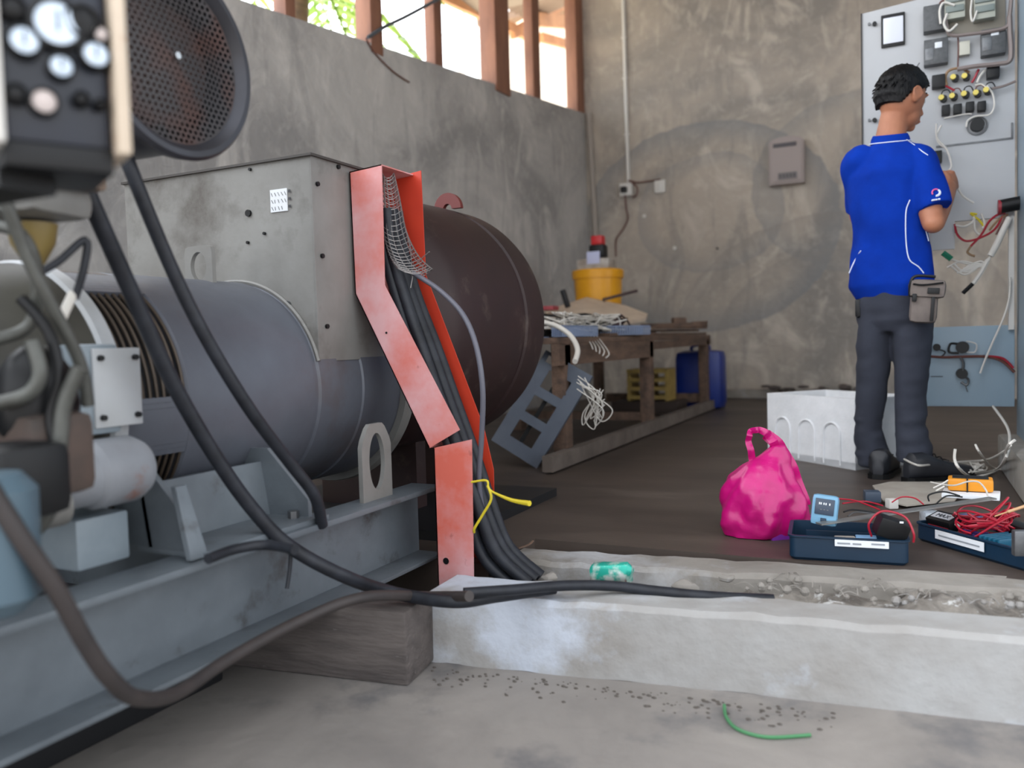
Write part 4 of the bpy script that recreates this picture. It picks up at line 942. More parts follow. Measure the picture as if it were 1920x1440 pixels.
# lower door
lt, lb = dq(1800,612).z, dq(1820,762).z; llx = dq(1735,700).x
b = B(); b.box2((dq(1690,700).x,YD,lb),(.392,YD+.02,lt), bev=.003); ld = b.build('lower_door', m_cabblue, cab)
b = B(); b.box2((dq(1890,500).x,YD-.03,lt-.02),(dq(1900,500).x,YD-.0,ub)); b.build('frame_strip', m_white, cab)
q = dq(1804,651); 
for (px, py, r_) in ((1804,651,.025),(1756,651,.015),(1803,700,.022)):
    q = dq(px,py); b = B(); b.cyl(q, q+V(0,-.035,0), r_, n=16); b.build('rotary_switch', m_dark, ld)
for pts, m_, r_ in ((((1740,668),(1770,670),(1800,669),(1850,669),(1880,678),(1902,698)),m_brownwire,.006),(((1800,669),(1806,680),(1805,695)),m_steel,.006),(((1796,645),(1782,645),(1780,660),(1798,662)),m_dark,.005),
      (((1812,640),(1830,645),(1828,660),(1812,660)),m_white,.003),(((1760,655),(1772,660),(1765,668),(1750,668)),m_dark,.003),(((1806,705),(1816,712),(1812,722),(1802,716)),m_steel,.005),(((1850,668),(1880,672),(1900,690)),m_red,.005),(((1745,706),(1768,706)),m_steel,.002),(((1810,722),(1814,735)),m_steel,.002)):
    dwire(pts, r_, m_, 'door_wire', .03, ld)
dwire([(1894,520),(1892,560),(1880,600),(1862,640),(1845,680),(1838,700)], .004, m_whitewire, 'hanging_lead', .05, cab)
# concrete plinth under the cabinet
b = B(); b.box2((.335,3.02,0),(1.2,4.0,.14), bev=.015); tag(b.build('concrete_plinth', m_conc, noise=.003), 'grey concrete plinth under the pale blue cabinet', 'plinth')
# white wires on the floor under the doors
b = B()
fz = lambda x, y, z=.01: at(x, y, 2, z)
def vz(x, y): return at(x, y, 1, 3.3)
b.tube([at(1862,762,1,3.9), at(1888,800,1,3.7), at(1893,830,1,3.5), at(1885,860,1,3.3), fz(1868,880), fz(1830,888), fz(1800,878)], .005, 6, 8)
b.tube([at(1903,825,1,3.1), at(1888,840,1,3.15), fz(1880,876), fz(1850,890), fz(1820,893), at(1800,880,1,3.2), at(1790,862,1,3.2), at(1791,842,1,3.2)], .005, 6, 8)
b.tube([at(1829,834,1,3.3), at(1838,850,1,3.3), fz(1860,876), fz(1885,880)], .004, 6, 8)
b.tube([fz(1765,870,.05), fz(1800,866,.04), fz(1850,862,.04), at(1885,845,1,3.3), at(1895,835,1,3.2)], .004, 6, 8)
b.tube([fz(1690,858,.08), fz(1720,872,.1), fz(1750,872,.06), fz(1800,880,.02)], .004, 6, 8)
for i in range(10):
    random.seed(30+i); b.tube([fz(1800+random.uniform(0,50),866+random.uniform(0,20),.01+random.uniform(0,.03)) for _ in range(5)], .003, 5, 5)
tag(b.build('floor_wires', m_whitewire), 'tangle of thin white wires on the floor in front of the plinth', 'wires', kind='stuff')

# ================================================================ TOOLS ON THE FLOOR
def tray(name, lab, A_, Bp, dep_, h, th=.006, slope_=0):
    """open case: front bottom edge A_->Bp, depth, height"""
    A_, Bp = V(A_), V(Bp); d = Bp-A_; L_ = d.length; d.normalize(); n_ = V(-d.y,d.x,0)
    t = thing(name, (A_+Bp)/2+n_*dep_/2, lab, 'tool case')
    def P_(u, v, z): return A_+d*u+n_*v+V(0,0,z)
    N_ = 6; r_ = .018
    def loop(ins, z):
        out = []
        for cx, cy, a0_ in ((L_-r_, r_, -pi/2), (L_-r_, dep_-r_, 0), (r_, dep_-r_, pi/2), (r_, r_, pi)):
            for i in range(N_+1):
                a = a0_+pi/2*i/N_; out.append(P_(cx+(r_-ins)*math.cos(a), cy+(r_-ins)*math.sin(a), z))
        return out
    b = B(); b.loft([loop(.008,0), loop(.0,.008), loop(0,h-.006), loop(-.004,h-.004), loop(-.004,h), loop(th,h), loop(th,.012), loop(th+.004,.01)], True)
    return t, P_, b, L_
TA, TB_ = at(1480,1049,2,0), at(1705,1063,2,0)
th1 = at(1480,1003,1,TA.y).z
t1, P1, b, L1 = tray('tool_case', 'navy blue open tool case with white label, left of the two, beside the pink bag', TA, TB_, .19, th1)
b.build('case_shell', m_case, t1)
b = B(); b.prism([P1(.11,-.0045,th1-.021),P1(.235,-.0045,th1-.021),P1(.235,-.0045,th1-.004),P1(.11,-.0045,th1-.004)], (0,-.001,0)); lb_ = b.build('case_label', m_label, t1)
b = B()
for (u0,u1,z) in ((.116,.146,.012),(.152,.172,.012),(.195,.226,.010)): b.prism([P1(u0,-.006,th1-z-.003),P1(u1,-.006,th1-z-.003),P1(u1,-.006,th1-z+.001),P1(u0,-.006,th1-z+.001)], (0,-.0006,0))
b.build('label_print', mat('grey print line', (140,146,152), .6), lb_)
b = B(); b.prism([P1(.04,.1,.012),P1(.24,.1,.012),P1(.24,.105,.012),P1(.04,.105,.012)], (0,0,th1*.7)); b.build('divider', m_case, t1)
tb_box = lambda u, v, z, s_, rz, bev=.003: B().box(P1(u,v,z), s_, rz=rz, bev=bev)
tag(tb_box(.135,.03,.035,(.05,.03,.05),.2).build('paper_sleeve', m_paper), 'grey paper sleeve inside the left tool case', 'paper')
tag(tb_box(.185,.05,.045,(.05,.03,.03),.1).build('blue_packet', mat('light blue packet', (120,160,196), .5)), 'light blue packet inside the left tool case', 'packet')
# pale blue-grey meter standing in the case
mq = at(1548,985,1,2.27); mt_ = thing('clamp_meter', mq, 'pale blue meter with dark face standing at the left end of the open case', 'meter')
ml_, mr_ = at(1522,985,1,2.27), at(1572,985,1,2.27); mtop = at(1545,928,1,2.27).z; mw = mr_.x-ml_.x; mh = mtop-mq.z
MR = Matrix.Rotation(-.12,3,'X') @ Matrix.Rotation(.1,3,'Y')
mc = V((ml_.x+mr_.x)/2,2.27,mq.z+mh/2)
m_meter = mat('pale steel blue plastic', (112,160,190), .4)
b = B(); b.box(mc, (mw,.03,mh), M=MR, bev=.011); b.build('meter_body', m_meter, mt_)
b = B(); b.box(mc+MR @ V(0,-.016,mh*.12), (mw*.72,.004,mh*.52), M=MR, bev=.002); ms = b.build('meter_face', mat('dark blue grey face', (52,66,84), .3), mt_)
b = B()
for i, x in enumerate((-.013,-.009,-.002,.003,.012)): b.box(mc+MR @ V(x,-.019,mh*.22), (.0028,.001,.0055), M=MR)
b.build('digit_marks', m_label, ms)
b = B()
for i in range(3): b.box(mc+MR @ V(-.008+.008*i,-.019,mh*.03), (.004,.001,.002), M=MR)
b.build('face_print', m_steel, ms)
b = B(); b.box(mc+MR @ V(0,-.016,-mh*.32), (.014,.005,.012), M=MR, bev=.001); b.build('meter_button', m_case, mt_)
# steel ruler lying across both cases
ra, rb = at(1535,982,1,2.225), at(1862,934,1,2.55)
b = B(); beam(b, ra, rb, .026, .004); tag(b.build('steel_ruler', mat('steel rule', (150,152,150), .35, .6, col2=(128,130,128), scale=14)), 'long steel bar lying across the two blue cases', 'ruler')
# charger black in case 1
cc = at(1671,990,1,2.26)
ch = thing('black_charger', cc, 'black blocky adapter in a red wire loop at the right end of the left case', 'adapter')
b = B(); b.box(cc, (.075,.05,.05), M=Matrix.Rotation(.35,3,'Y') @ Matrix.Rotation(.3,3,'Z'), bev=.006); b.build('adapter_body', m_dark, ch)
b = B(); b.box(cc+V(.024,-.03,.022), (.009,.006,.004), bev=.001); b.build('adapter_light', m_label, ch)
b = B(); c_ = cc; b.tube([c_+V(-.045,-.02,-.02), c_+V(-.05,-.03,.015), c_+V(-.02,-.02,.045), c_+V(.03,-.02,.035), c_+V(.05,-.035,.0), c_+V(.05,-.03,-.025)], .0028, 6, 8); tag(b.build('red_lead', m_red), 'red lead looped around the black adapter', 'lead')
def wires(name, lists, r, m, lab, cat='wires'):
    b = B()
    for L_ in lists: b.tube(L_, r, 6, 7)
    return tag(b.build(name, m), lab, cat, kind='stuff')
Wz = lambda x, y, yy: at(x, y, 1, yy)
wires('red_wires', [[Wz(1570,935,2.42),Wz(1600,938,2.42),Wz(1625,946,2.42),Wz(1650,956,2.40)], [Wz(1580,944,2.4),Wz(1620,940,2.45),Wz(1655,948,2.42)],
      [Wz(1672,942,2.5),Wz(1690,932,2.5),Wz(1715,934,2.5),Wz(1732,946,2.5)]], .0022, m_red, 'thin red wires behind the left case')
wires('black_wires', [[Wz(1742,940,2.5),Wz(1742,928,2.5),Wz(1770,922,2.5),Wz(1800,930,2.5)], [Wz(1755,945,2.5),Wz(1775,930,2.5),Wz(1805,932,2.5)], [Wz(1582,960,2.35),Wz(1600,956,2.38),Wz(1640,962,2.38),Wz(1665,975,2.35)]], .0022, m_dark, 'thin black wires between the cardboard and the ruler')
wires('pale_wires', [[Wz(1590,968,2.33),Wz(1605,960,2.35),Wz(1640,964,2.35),Wz(1665,970,2.33)]], .002, m_steel, 'grey wire curving inside the left case')
# lidded dark box and cardboard
b = B(); b.box(at(1635,930,2,.03), (.05,.05,.035), rz=.2, bev=.004); tag(b.build('small_dark_box', mat('slate box', (60,72,88), .4)), 'small dark slate box behind the left case', 'box')
cbp = [at(x,y,2,.012) for x,y in ((1636,912),(1668,905),(1775,905),(1812,915),(1790,940),(1700,950),(1655,940))]
b = B(); b.prism(cbp, (0,0,.004)); tag(b.build('cardboard_sheet', m_paper, smooth=False), 'torn grey cardboard sheet on the floor by the right shoe', 'cardboard')
b = B(); b.box(at(1672,944,2,.03), (.03,.03,.03), rz=.5, bev=.003); tag(b.build('white_packet', m_white), 'small white packet at the cardboard corner', 'packet')
b = B(); b.box(at(1745,970,2,.03), (.05,.06,.04), rz=.3, bev=.01); tag(b.build('clear_bag', mat('clear film bag', (168,176,184), .15, coat=1, bump=.8, bscale=14)), 'crumpled clear film bag between the two cases', 'film bag')
# yellow multimeter
yo = at(1820,922,2,.02); ym = thing('yellow_multimeter', V(yo.x,yo.y,0.0), 'orange yellow multimeter lying on the floor in front of the plinth', 'multimeter')
ya, yb2 = at(1778,918,1,2.75), at(1864,918,1,2.75); yw = yb2.x-ya.x; yh = at(1820,898,1,2.75).z-at(1820,921,1,2.75).z; yc = V((ya.x+yb2.x)/2,2.78,at(1820,910,1,2.75).z)
m_or = mat('orange yellow holster', (214,138,20), .45)
b = B(); b.box(yc, (yw,.07,yh), rz=-.05, bev=.007); b.build('meter_holster', m_or, ym)
b = B(); b.box(yc+V(0,0,yh/2), (yw*.8,.05,.006), rz=-.05, bev=.002); b.build('meter_front', m_dark, ym)
b = B(); b.box(yc+V(-.008,-.001,0), (.004,.073,yh+.004), rz=-.05); b.build('strap', m_dark, ym)
b = B(); b.box(V(yc.x+.0,yc.y-.03,yc.z-yh/2-.008), (yw*1.25,.1,.012), rz=-.1, bev=.002); tag(b.build('white_manual', m_label), 'white booklet lying under the orange multimeter', 'booklet')
wires('pale_wires', [[Wz(1745,904,2.8),Wz(1765,908,2.75),Wz(1790,910,2.7),Wz(1815,903,2.68),Wz(1835,904,2.66),Wz(1848,918,2.6),Wz(1852,930,2.55)], [Wz(1750,915,2.7),Wz(1765,908,2.7),Wz(1778,900,2.7)], [Wz(1755,920,2.65),Wz(1770,912,2.68)]], .0024, m_whitewire, 'white wire crossing over the orange multimeter')
# second case: lid full of tools
U0, U1 = at(1716,1012,2,.0), at(1985,1092,2,.0)
th2 = .052
t2, P2, b, L2 = tray('tool_case', 'navy blue case lid with red cables, right of the two at the frame edge', U0, U1, .2, th2)
b.build('case_shell', m_case, t2)
b = B(); b.prism([P2(.078,-.0045,th2-.03),P2(.238,-.0045,th2-.03),P2(.238,-.0045,th2-.006),P2(.078,-.0045,th2-.006)], V(P2(0,-.001,0)-P2(0,0,0))); lb2 = b.build('case_label', m_label, t2)
b = B()
for (u0,u1,z) in ((.09,.225,.018),): b.prism([P2(u0,-.006,th2-z-.003),P2(u1,-.006,th2-z-.003),P2(u1,-.006,th2-z+.001),P2(u0,-.006,th2-z+.001)], (0,-.0006,0))
b.build('label_print', mat('grey print line', (1,1,1)), lb2)
b = B(); b.prism([P2(.01,.01,.012),P2(L2-.01,.01,.012),P2(L2-.01,.19,.012),P2(.01,.19,.012)], (0,0,.022)); b.build('foam_insert', m_dark, t2)
dd = (P2(1,0,0)-P2(0,0,0)).normalized(); az2 = math.atan2(dd.y, dd.x)
bc_ = P2(.06,.045,.058); bpk = thing('battery_pack', bc_, 'black battery pack with white lettered label in the right case', 'battery')
BM = Matrix.Rotation(az2,3,'Z') @ Matrix.Rotation(.35,3,'X')
b = B(); b.box(bc_, (.085,.05,.035), M=BM, bev=.005); b.build('pack_body', m_dark, bpk)
b = B(); b.box(bc_+BM @ V(0,-.0,.018), (.065,.026,.002), M=BM); pk = b.build('pack_label', mat('pale grey label', (172,174,178), .5), bpk)
def letters(b, M_, c_, txt, h, gap):
    seg = {'M': [(0,0,0,1),(0,1,.5,.4),(.5,.4,1,1),(1,1,1,0)], 'A': [(0,0,.5,1),(.5,1,1,0),(.25,.4,.75,.4)], 'X': [(0,0,1,1),(0,1,1,0)]}
    x = 0
    for ch_ in txt:
        for (x0,y0,x1,y1) in seg[ch_]: b.cyl(c_+M_ @ V((x+x0*.8)*h,y0*h,0), c_+M_ @ V((x+x1*.8)*h,y1*h,0), h*.09, n=4)
        x += gap
b = B(); letters(b, BM, bc_+BM @ V(-.018,-.008,.0195), 'MAX', .014, 1.05); b.build('pack_lettering', m_ink, pk)
b = B(); b.box(bc_+BM @ V(0,-.0255,-.004), (.07,.002,.006), M=BM); b.build('red_stripe', m_red, bpk)
b = B(); b.tube([bc_+BM @ V(.05,-.01,.01), bc_+BM @ V(.062,-.012,.005)], .004, 8, 0); b.build('pack_plug', m_whitewire, bpk)
random.seed(17); cx_ = P2(.165,.075,.05); b = B()
for k in range(16):
    r_ = random.uniform(.042,.07); o_ = V(random.uniform(-.012,.012), random.uniform(-.012,.012), random.uniform(-.005,.03)); ph = random.uniform(0,6); tl_ = random.uniform(-.2,.7)
    b.tube([cx_+o_+V(r_*math.cos(ph+t*.55), r_*.75*math.sin(ph+t*.55), .012+.015*math.sin(t*.9+k)+tl_*r_*math.cos(ph+t*.55)) for t in range(12)], .0027, 6, 5)
tag(b.build('test_leads', m_red), 'coil of glossy red test leads heaped in the right case', 'test leads', kind='stuff')
b = B(); random.seed(19)
for k in range(4):
    r_ = .05; ph = k; b.tube([cx_+V(-.0,.01,-.002)+V(r_*math.cos(ph+t*.6), r_*.8*math.sin(ph+t*.6), .006*math.sin(t)) for t in range(9)], .003, 6, 5)
tag(b.build('violet_wire', mat('violet blue wire', (60,44,110), .5)), 'dark violet wire under the red test leads', 'wires')
b = B(); pa_ = at(1865,968,1,2.36); pb_ = at(1925,948,1,2.40); b.tube([pa_, pa_.lerp(pb_,.5)], .0018, 6, 0); b.tube([pa_.lerp(pb_,.4), pb_], .004, 8, 0); tag(b.build('test_probe', mat('pale brass probe', (190,150,110), .4)), 'thin brass coloured probe lying over the red leads', 'probe')
b = B(); 
for k in range(5): b.box(P2(.215+.014*k,.05,.05), (.006,.09,.02), rz=az2, bev=.002)
tag(b.build('hex_key_set', mat('teal plastic', (20,84,110), .4)), 'teal bits rack at the right end of the right case', 'tool rack')
b = B(); b.box(P2(.19,.15,.056), (.13,.05,.035), rz=az2-.2, bev=.008); tag(b.build('black_pouch', m_dark), 'black pouch behind the red leads in the right case', 'pouch')
b = B(); b.box(at(1912,1018,1,2.22), (.03,.02,.06), rz=.3, bev=.004); tag(b.build('grey_clamp', m_steel), 'grey metal clamp at the very right edge of the case', 'clamp')
b = B(); b.box(P2(.1,.13,.062), (.12,.03,.02), rz=az2+.1, bev=.004); tag(b.build('blue_tool', mat('mid blue plastic', (40,70,130), .4)), 'blue tool at the back of the right case', 'tool')

# crushed can, stones, twigs, green strip
cn = at(1136,1092,2,.0); cnt = thing('crushed_can', V(cn.x,cn.y+.05,-.03), 'crushed green and white drink can lying between the curbs', 'can')
b = B(); b.lathe((cn.x-.045,cn.y+.03,.012), (1,.1,.05), [(0,0),(0,.022),(.008,.026),(.09,.025),(.098,.02),(.098,0)], 24)
b.build('can_body', mat('green white can', (40,170,150), .3, .3, col2=(206,214,208), scale=22, amount=.95, col3=(150,70,66), s3=20, t3=(.62,.68)), cnt, noise=.012, nscale=45)
for i, (px, py, s_, lab) in enumerate(((1283,1103,.03,'pale stone lying on the hose between the curbs'),(1030,1085,.02,'small grey stone by the cable bundle'),(1365,1085,.016,'small stone chip behind the front curb'))):
    q = at(px,py,2,-.0); b = B(); b.sphere(q+V(0,0,.0), (s_,s_*.7,s_*.6), 9, 7); tag(b.build('stone', m_conc, noise=.012, nscale=50), lab, 'stone')
b = B(); b.tube([at(1358,1322,2,-.158), at(1362,1345,2,-.16), at(1385,1368,2,-.16), at(1440,1382,2,-.16), at(1520,1378,2,-.16)], .0035, 6, 8)
tag(b.build('green_strip', mat('green plastic', (70,130,86), .6)), 'curved green plastic strip lying on the front floor', 'strip')
b = B(); b.tube([at(972,1028,2,.012), at(990,1022,2,.012), at(1000,1014,2,.02)], .003, 5, 5); tag(b.build('twig', m_wood), 'short brown twig on the rear curb beside the cables', 'twig')
# debris filling the gap between the curbs
b = B(); nx, ny = 120, 12
for j in range(ny+1):
    for i in range(nx+1):
        x = -1.02+2.6*i/nx; yf_ = 1.80+(x+1.03)*.105; y = yf_+.0+.19*j/ny
        z = -.055+.035*NZ.noise(V(x*7,y*9,0))+.02*NZ.noise(V(x*22,y*22,3))+.035*max(0,min(1,(x+.3)*3))
        b.v.append(V(x,y,z))
for j in range(ny):
    for i in range(nx): k = j*(nx+1)+i; b.f.append((k,k+1,k+nx+2,k+nx+1))
b.loft([[V(-1.02,1.8,-.164),V(-1.02,1.98,-.164),V(1.58,2.25,-.164),V(1.58,2.08,-.164)],[V(-1.02,1.8,-.12),V(-1.02,1.98,-.12),V(1.58,2.25,-.12),V(1.58,2.08,-.12)]])
o = b.build('gap_debris', mat('dusty rubble', (140,134,126), .95, col2=(96,90,84), scale=14, amount=.8, col3=(190,190,188), s3=26, t3=(.58,.66), bump=.4, bscale=60)); tag(o, 'dusty rubble and soil filling the gap between the curbs', 'rubble', kind='stuff')
b = B(); random.seed(31)
for i in range(110):
    x = random.uniform(-.35,.45); y = 1.84+(x+1.03)*.105+random.uniform(0,.13)
    if random.random() < .5: b.sphere((x,y,-.008+random.uniform(-.012,.012)), (random.uniform(.004,.012),)*3, 6, 4)
    else:
        a = random.uniform(0,pi); b.tube([V(x,y,-.004), V(x+.02*math.cos(a),y+.02*math.sin(a),.006), V(x+.045*math.cos(a),y+.045*math.sin(a),-.004)], .0012, 4, 3)
tag(b.build('gap_gravel', m_conc), 'gravel and dry stems strewn between the curbs at the right', 'gravel', kind='stuff')
b = B(); random.seed(41)
for i in range(160):
    u_ = random.random(); x = -1.05+u_*.9+random.uniform(-.05,.05); y = 1.60+(x+1.03)*.11-abs(random.gauss(0,.045))
    r_ = random.uniform(.001,.004); b.sphere((x,y,-.165+r_*.3), (r_*1.5,r_,r_*.7), 6, 4)
tag(b.build('floor_grit', mat('dark grit', (88,82,76), .9)), 'dark grit scattered along the foot of the front curb', 'grit', kind='stuff')

# ================================================================ PERSON
per = lambda x, y, yy: at(x, y, 1, yy)
pn = thing('person', (-.05,3.62,0), 'person in royal blue polo shirt and charcoal trousers wiring the cabinet door', 'person')
a20 = math.radians(18); sv = V(math.cos(a20), -math.sin(a20), 0); fv = V(math.sin(a20), math.cos(a20), 0); up = V(0,0,1)
def ring(l, r, y, dh, Y, k=1.0, s_=sv, f_=fv):
    A_, C_ = per(l,y,Y), per(r,y,Y); c_ = (A_+C_)/2; w_ = (C_.x-A_.x)/2/max(.5,s_.x)
    ww = math.sqrt(max(w_*w_-(dh*f_.x/s_.x)**2*0, 1e-6))
    return (c_, s_*ww*k, f_*dh*k)
torso = [(1606,1752,560,.105,3.60),(1590,1754,535,.11,3.59),(1593,1748,500,.105,3.585),(1597,1742,455,.10,3.58),(1597,1738,410,.105,3.58),(1592,1738,365,.11,3.58),(1588,1738,330,.105,3.575),(1594,1734,300,.085,3.575),(1612,1720,280,.065,3.575),(1634,1702,268,.055,3.58)]
LL = [(1612,1673,600,.085,3.61),(1608,1670,640,.085,3.61),(1608,1667,690,.075,3.61),(1606,1660,750,.068,3.625),(1604,1651,800,.064,3.64),(1606,1662,836,.07,3.65),(1610,1670,862,.08,3.66),(1614,1674,874,.08,3.66)]
RL = [(1671,1748,600,.09,3.59),(1676,1746,640,.09,3.59),(1679,1741,690,.08,3.585),(1679,1736,750,.07,3.59),(1680,1737,800,.066,3.59),(1682,1748,848,.075,3.59),(1684,1756,866,.08,3.58)]
PV = [(1608,1752,530,.1,3.595),(1606,1752,565,.108,3.6),(1607,1750,600,.105,3.6),(1612,1746,622,.08,3.6)]
# body
b = B()
b.ell([ring(*q, k=.86) for q in torso]+[(per(1668,258,3.585), sv*.05, fv*.05)])
b.ell([ring(*q, k=.84) for q in PV]); b.ell([ring(*q, k=.7) for q in LL[:5]]+[(per(1640,845,3.66), sv*.02, fv*.02)]); b.ell([ring(*q, k=.7) for q in RL[:5]]+[(per(1714,850,3.60), sv*.02, fv*.02)])
HC = per(1691,182,3.60); ha = math.radians(42); fh = V(math.sin(ha)*.95, math.cos(ha)*.95, -.3).normalized(); sh = V(math.cos(ha), -math.sin(ha), 0); uh = sh.cross(fh)
HM = Matrix((sh, fh, uh)).transposed()
b.tube([per(1668,272,3.585), per(1672,245,3.59), HC-uh*.05-fh*.015], lambda t: .058-.008*t, 20, 6)
b.sphere(HC, (.074,.092,.106), 28, 20, M=HM)
b.sphere(HC+fh*.035-uh*.06, (.055,.055,.055), 20, 14, M=HM)         # jaw
b.sphere(HC+fh*.072-uh*.095, (.022,.02,.018), 14, 10, M=HM)         # chin
b.sphere(HC+fh*.075-uh*.045, (.03,.03,.03), 14, 10, M=HM)
b.tube([HC+fh*.088+uh*.015, HC+fh*.103-uh*.015, HC+fh*.112-uh*.033], lambda t: .008+.006*t, 10, 4)  # nose
b.sphere(HC+fh*.1-uh*.036, (.016,.012,.009), 12, 8, M=HM)
b.sphere(HC+fh*.082+uh*.03, (.05,.014,.01), 14, 8, M=HM)           # brow
b.sphere(HC+fh*.097-uh*.062, (.02,.009,.006), 12, 8, M=HM); b.sphere(HC+fh*.095-uh*.071, (.018,.009,.006), 12, 8, M=HM)  # lips
for sg in (-1, 1):
    b.sphere(HC+sh*sg*.077-fh*.006-uh*.012, (.009,.022,.034), 14, 12, M=HM)
    b.torus(HC+sh*sg*.083-fh*.008-uh*.008, sh*sg, .021, .0055, 20, 8)
# right arm
RS, RE, RW = per(1722,300,3.55), per(1750,418,3.49), per(1781,350,3.77)
b.tube([RS, RS.lerp(RE,.5), RE], lambda t: .05-.010*t, 18, 5)
b.sphere(RE+V(0,-.004,0), .039, 16, 12)
b.tube([RE, RE.lerp(RW,.35), RE.lerp(RW,.75), RW], lambda t: .040-.003*t if t < .35 else .039-.02*(t-.35), 18, 5)
def hand(b, W_, fwd, side, nrm, curl, thumb, sc=1.0):
    """W_ wrist; fwd to the knuckles; side from little finger to index; nrm = back of the hand"""
    fwd, side, nrm = fwd.normalized(), side.normalized(), nrm.normalized(); PL = .078*sc
    rings = []
    for t, w_, h_ in ((-.15,.026,.020),(.15,.029,.019),(.5,.036,.018),(.85,.041,.016),(1.02,.040,.012)):
        rings.append((W_+fwd*PL*t, side*w_*sc, nrm*h_*sc))
    b.ell(rings, 20)
    L_ = ((.030,.019,.017),(.038,.024,.019),(.036,.023,.018),(.031,.020,.017))
    for i in range(4):   # little -> index
        q = W_+fwd*PL*(.96, 1.0, 1.02, .99)[i]+side*(-.030+.020*i)*sc+nrm*.002; lens = (L_[0], L_[2], L_[1], L_[3])[i]; d = fwd; pts = [q-fwd*.012]; pts.append(q)
        tot = 0
        for s_, ln in enumerate(lens):
            tot += curl[i][s_]; dd_ = (fwd*math.cos(tot)-nrm*math.sin(tot)).normalized(); q = q+dd_*ln*1.12*sc; pts.append(q)
        b.tube(pts, lambda t: (.0092-.002*t)*sc, 12, 5); b.sphere(pts[-1], .0072*sc, 10, 8)
        for k in pts[1:-1]: b.sphere(k, .0094*sc, 10, 8)
    P_ = [W_+fwd*PL*.22+side*.022*sc, W_+fwd*PL*.45+side*.042*sc-nrm*.008]+[W_+fwd*a_*sc+side*b_*sc-nrm*c_*sc for a_, b_, c_ in thumb]
    b.tube(P_, lambda t: (.0125-.003*t)*sc, 12, 5); b.sphere(P_[-1], .0092*sc, 10, 8)
hf = V(.22,.75,.42).normalized(); hn = V(.9,-.3,.1); hn = (hn-hf*hn.dot(hf)).normalized(); hs = hn.cross(hf)
if hs.z < 0: hs = -hs
hand(b, RW, hf, hs, hn, [(1.0,1.2,.7),(.9,1.15,.6),(.8,1.05,.5),(.65,.9,.5)], [(.058,.046,.028),(.075,.040,.046)], .98)
# left arm, reaching across in front of the body
LS, LE, LW = per(1608,302,3.58), per(1612,405,3.68), per(1722,345,3.83)
b.tube([LS, LS.lerp(LE,.5), LE], lambda t: .05-.010*t, 18, 5); b.sphere(LE, .04, 16, 12)
b.tube([LE, LE.lerp(LW,.4), LE.lerp(LW,.75), LW], lambda t: .040-.015*t, 18, 5)
lf = V(.93,.15,.33).normalized(); lnn = V(-.3,-.2,.95); lnn = (lnn-lf*lnn.dot(lf)).normalized(); ls_ = lf.cross(lnn)
ls_ = -ls_ if ls_.y > 0 else ls_
hand(b, LW, lf, ls_, lnn, [(.5,.8,.5),(.45,.8,.4),(.4,.7,.4),(.35,.6,.4)], [(.07,.04,.022),(.09,.03,.03)], .95)
b.build('body', m_skin, pn, remesh=.0052, relax=2)
# face details
for sg in (-1, 1):
    b = B(); b.sphere(HC+fh*.076+sh*sg*.03+uh*.006, .011, 12, 8); ey_ = b.build('eye', m_white, pn)
    b = B(); b.sphere(HC+fh*.0835+sh*sg*.03+uh*.005, .0055, 10, 8); b.build('pupil', m_dark, ey_)
    b = B(); b.tube([HC+fh*.070+sh*sg*.047+uh*.03, HC+fh*.085+sh*sg*.03+uh*.034, HC+fh*.092+sh*sg*.014+uh*.03], .0035, 6, 4); b.build('eyebrow', m_hair, pn)
b = B(); b.sphere(HC+fh*.101-uh*.066, (.019,.005,.006), 12, 8, M=HM); b.build('mouth', mat('lip', (150,84,74), .5), pn)
# hair
b = B(); n_, m_ = 72, 48; rings = []
for i in range(m_+1):
    th_ = pi*(i+.01)/(m_+.02); rg = []
    for j in range(n_):
        ph = 2*pi*j/n_; d = V(math.sin(th_)*math.cos(ph), math.sin(th_)*math.sin(ph), math.cos(th_))
        front = d.y; side_ = abs(d.x)
        def ramp(x, K):
            for (a_, va), (b_, vb) in zip(K, K[1:]):
                if x <= b_: return va+(vb-va)*max(0, min(1, (x-a_)/(b_-a_)))
            return K[-1][1]
        line = ramp(front, ((-1,-.6),(-.5,-.55),(-.28,-.05),(-.1,.12),(.12,.1),(.3,.28),(.55,.45),(1,.5)))
        k = 1.0 if d.z > line+.05 else (.74 if d.z < line-.05 else .74+.26*(d.z-line+.05)/.1)
        jag = .035*NZ.noise(V(d.x*9, d.y*9, d.z*3))+.02*NZ.noise(V(d.x*26, d.y*26, d.z*5))
        kk = k*(1.0+jag+(.035 if d.z > .2 else 0)+(.05*max(0,-front) if d.z > -.3 else 0))
        rg.append(HC+HM @ V(d.x*.088*kk, d.y*.106*kk, d.z*.119*kk))
    rings.append(rg)
b.loft(rings); 
random.seed(50)
for i in range(420):
    ph = random.uniform(0,2*pi); z_ = random.uniform(-.45,.95); rr_ = math.sqrt(1-z_*z_); d = V(rr_*math.cos(ph), rr_*math.sin(ph), z_)
    if d.y > .1 and d.z < .5: continue
    if d.z < -.05: continue
    if d.z < .3 and d.y > -.35: continue
    p0_ = HC+HM @ V(d.x*.086, d.y*.104, d.z*.117); tdir = HM @ V(d.x*.25, -.25+d.y*.3, -.7+.6*max(0, d.z)); 
    b.tube([p0_, p0_+(HM @ d)*.0045+tdir*.014, p0_+(HM @ d)*.002+tdir*.026], lambda t: .0045*(1-t)+.0008, 5, 3)
b.build('hair', m_hair, pn)
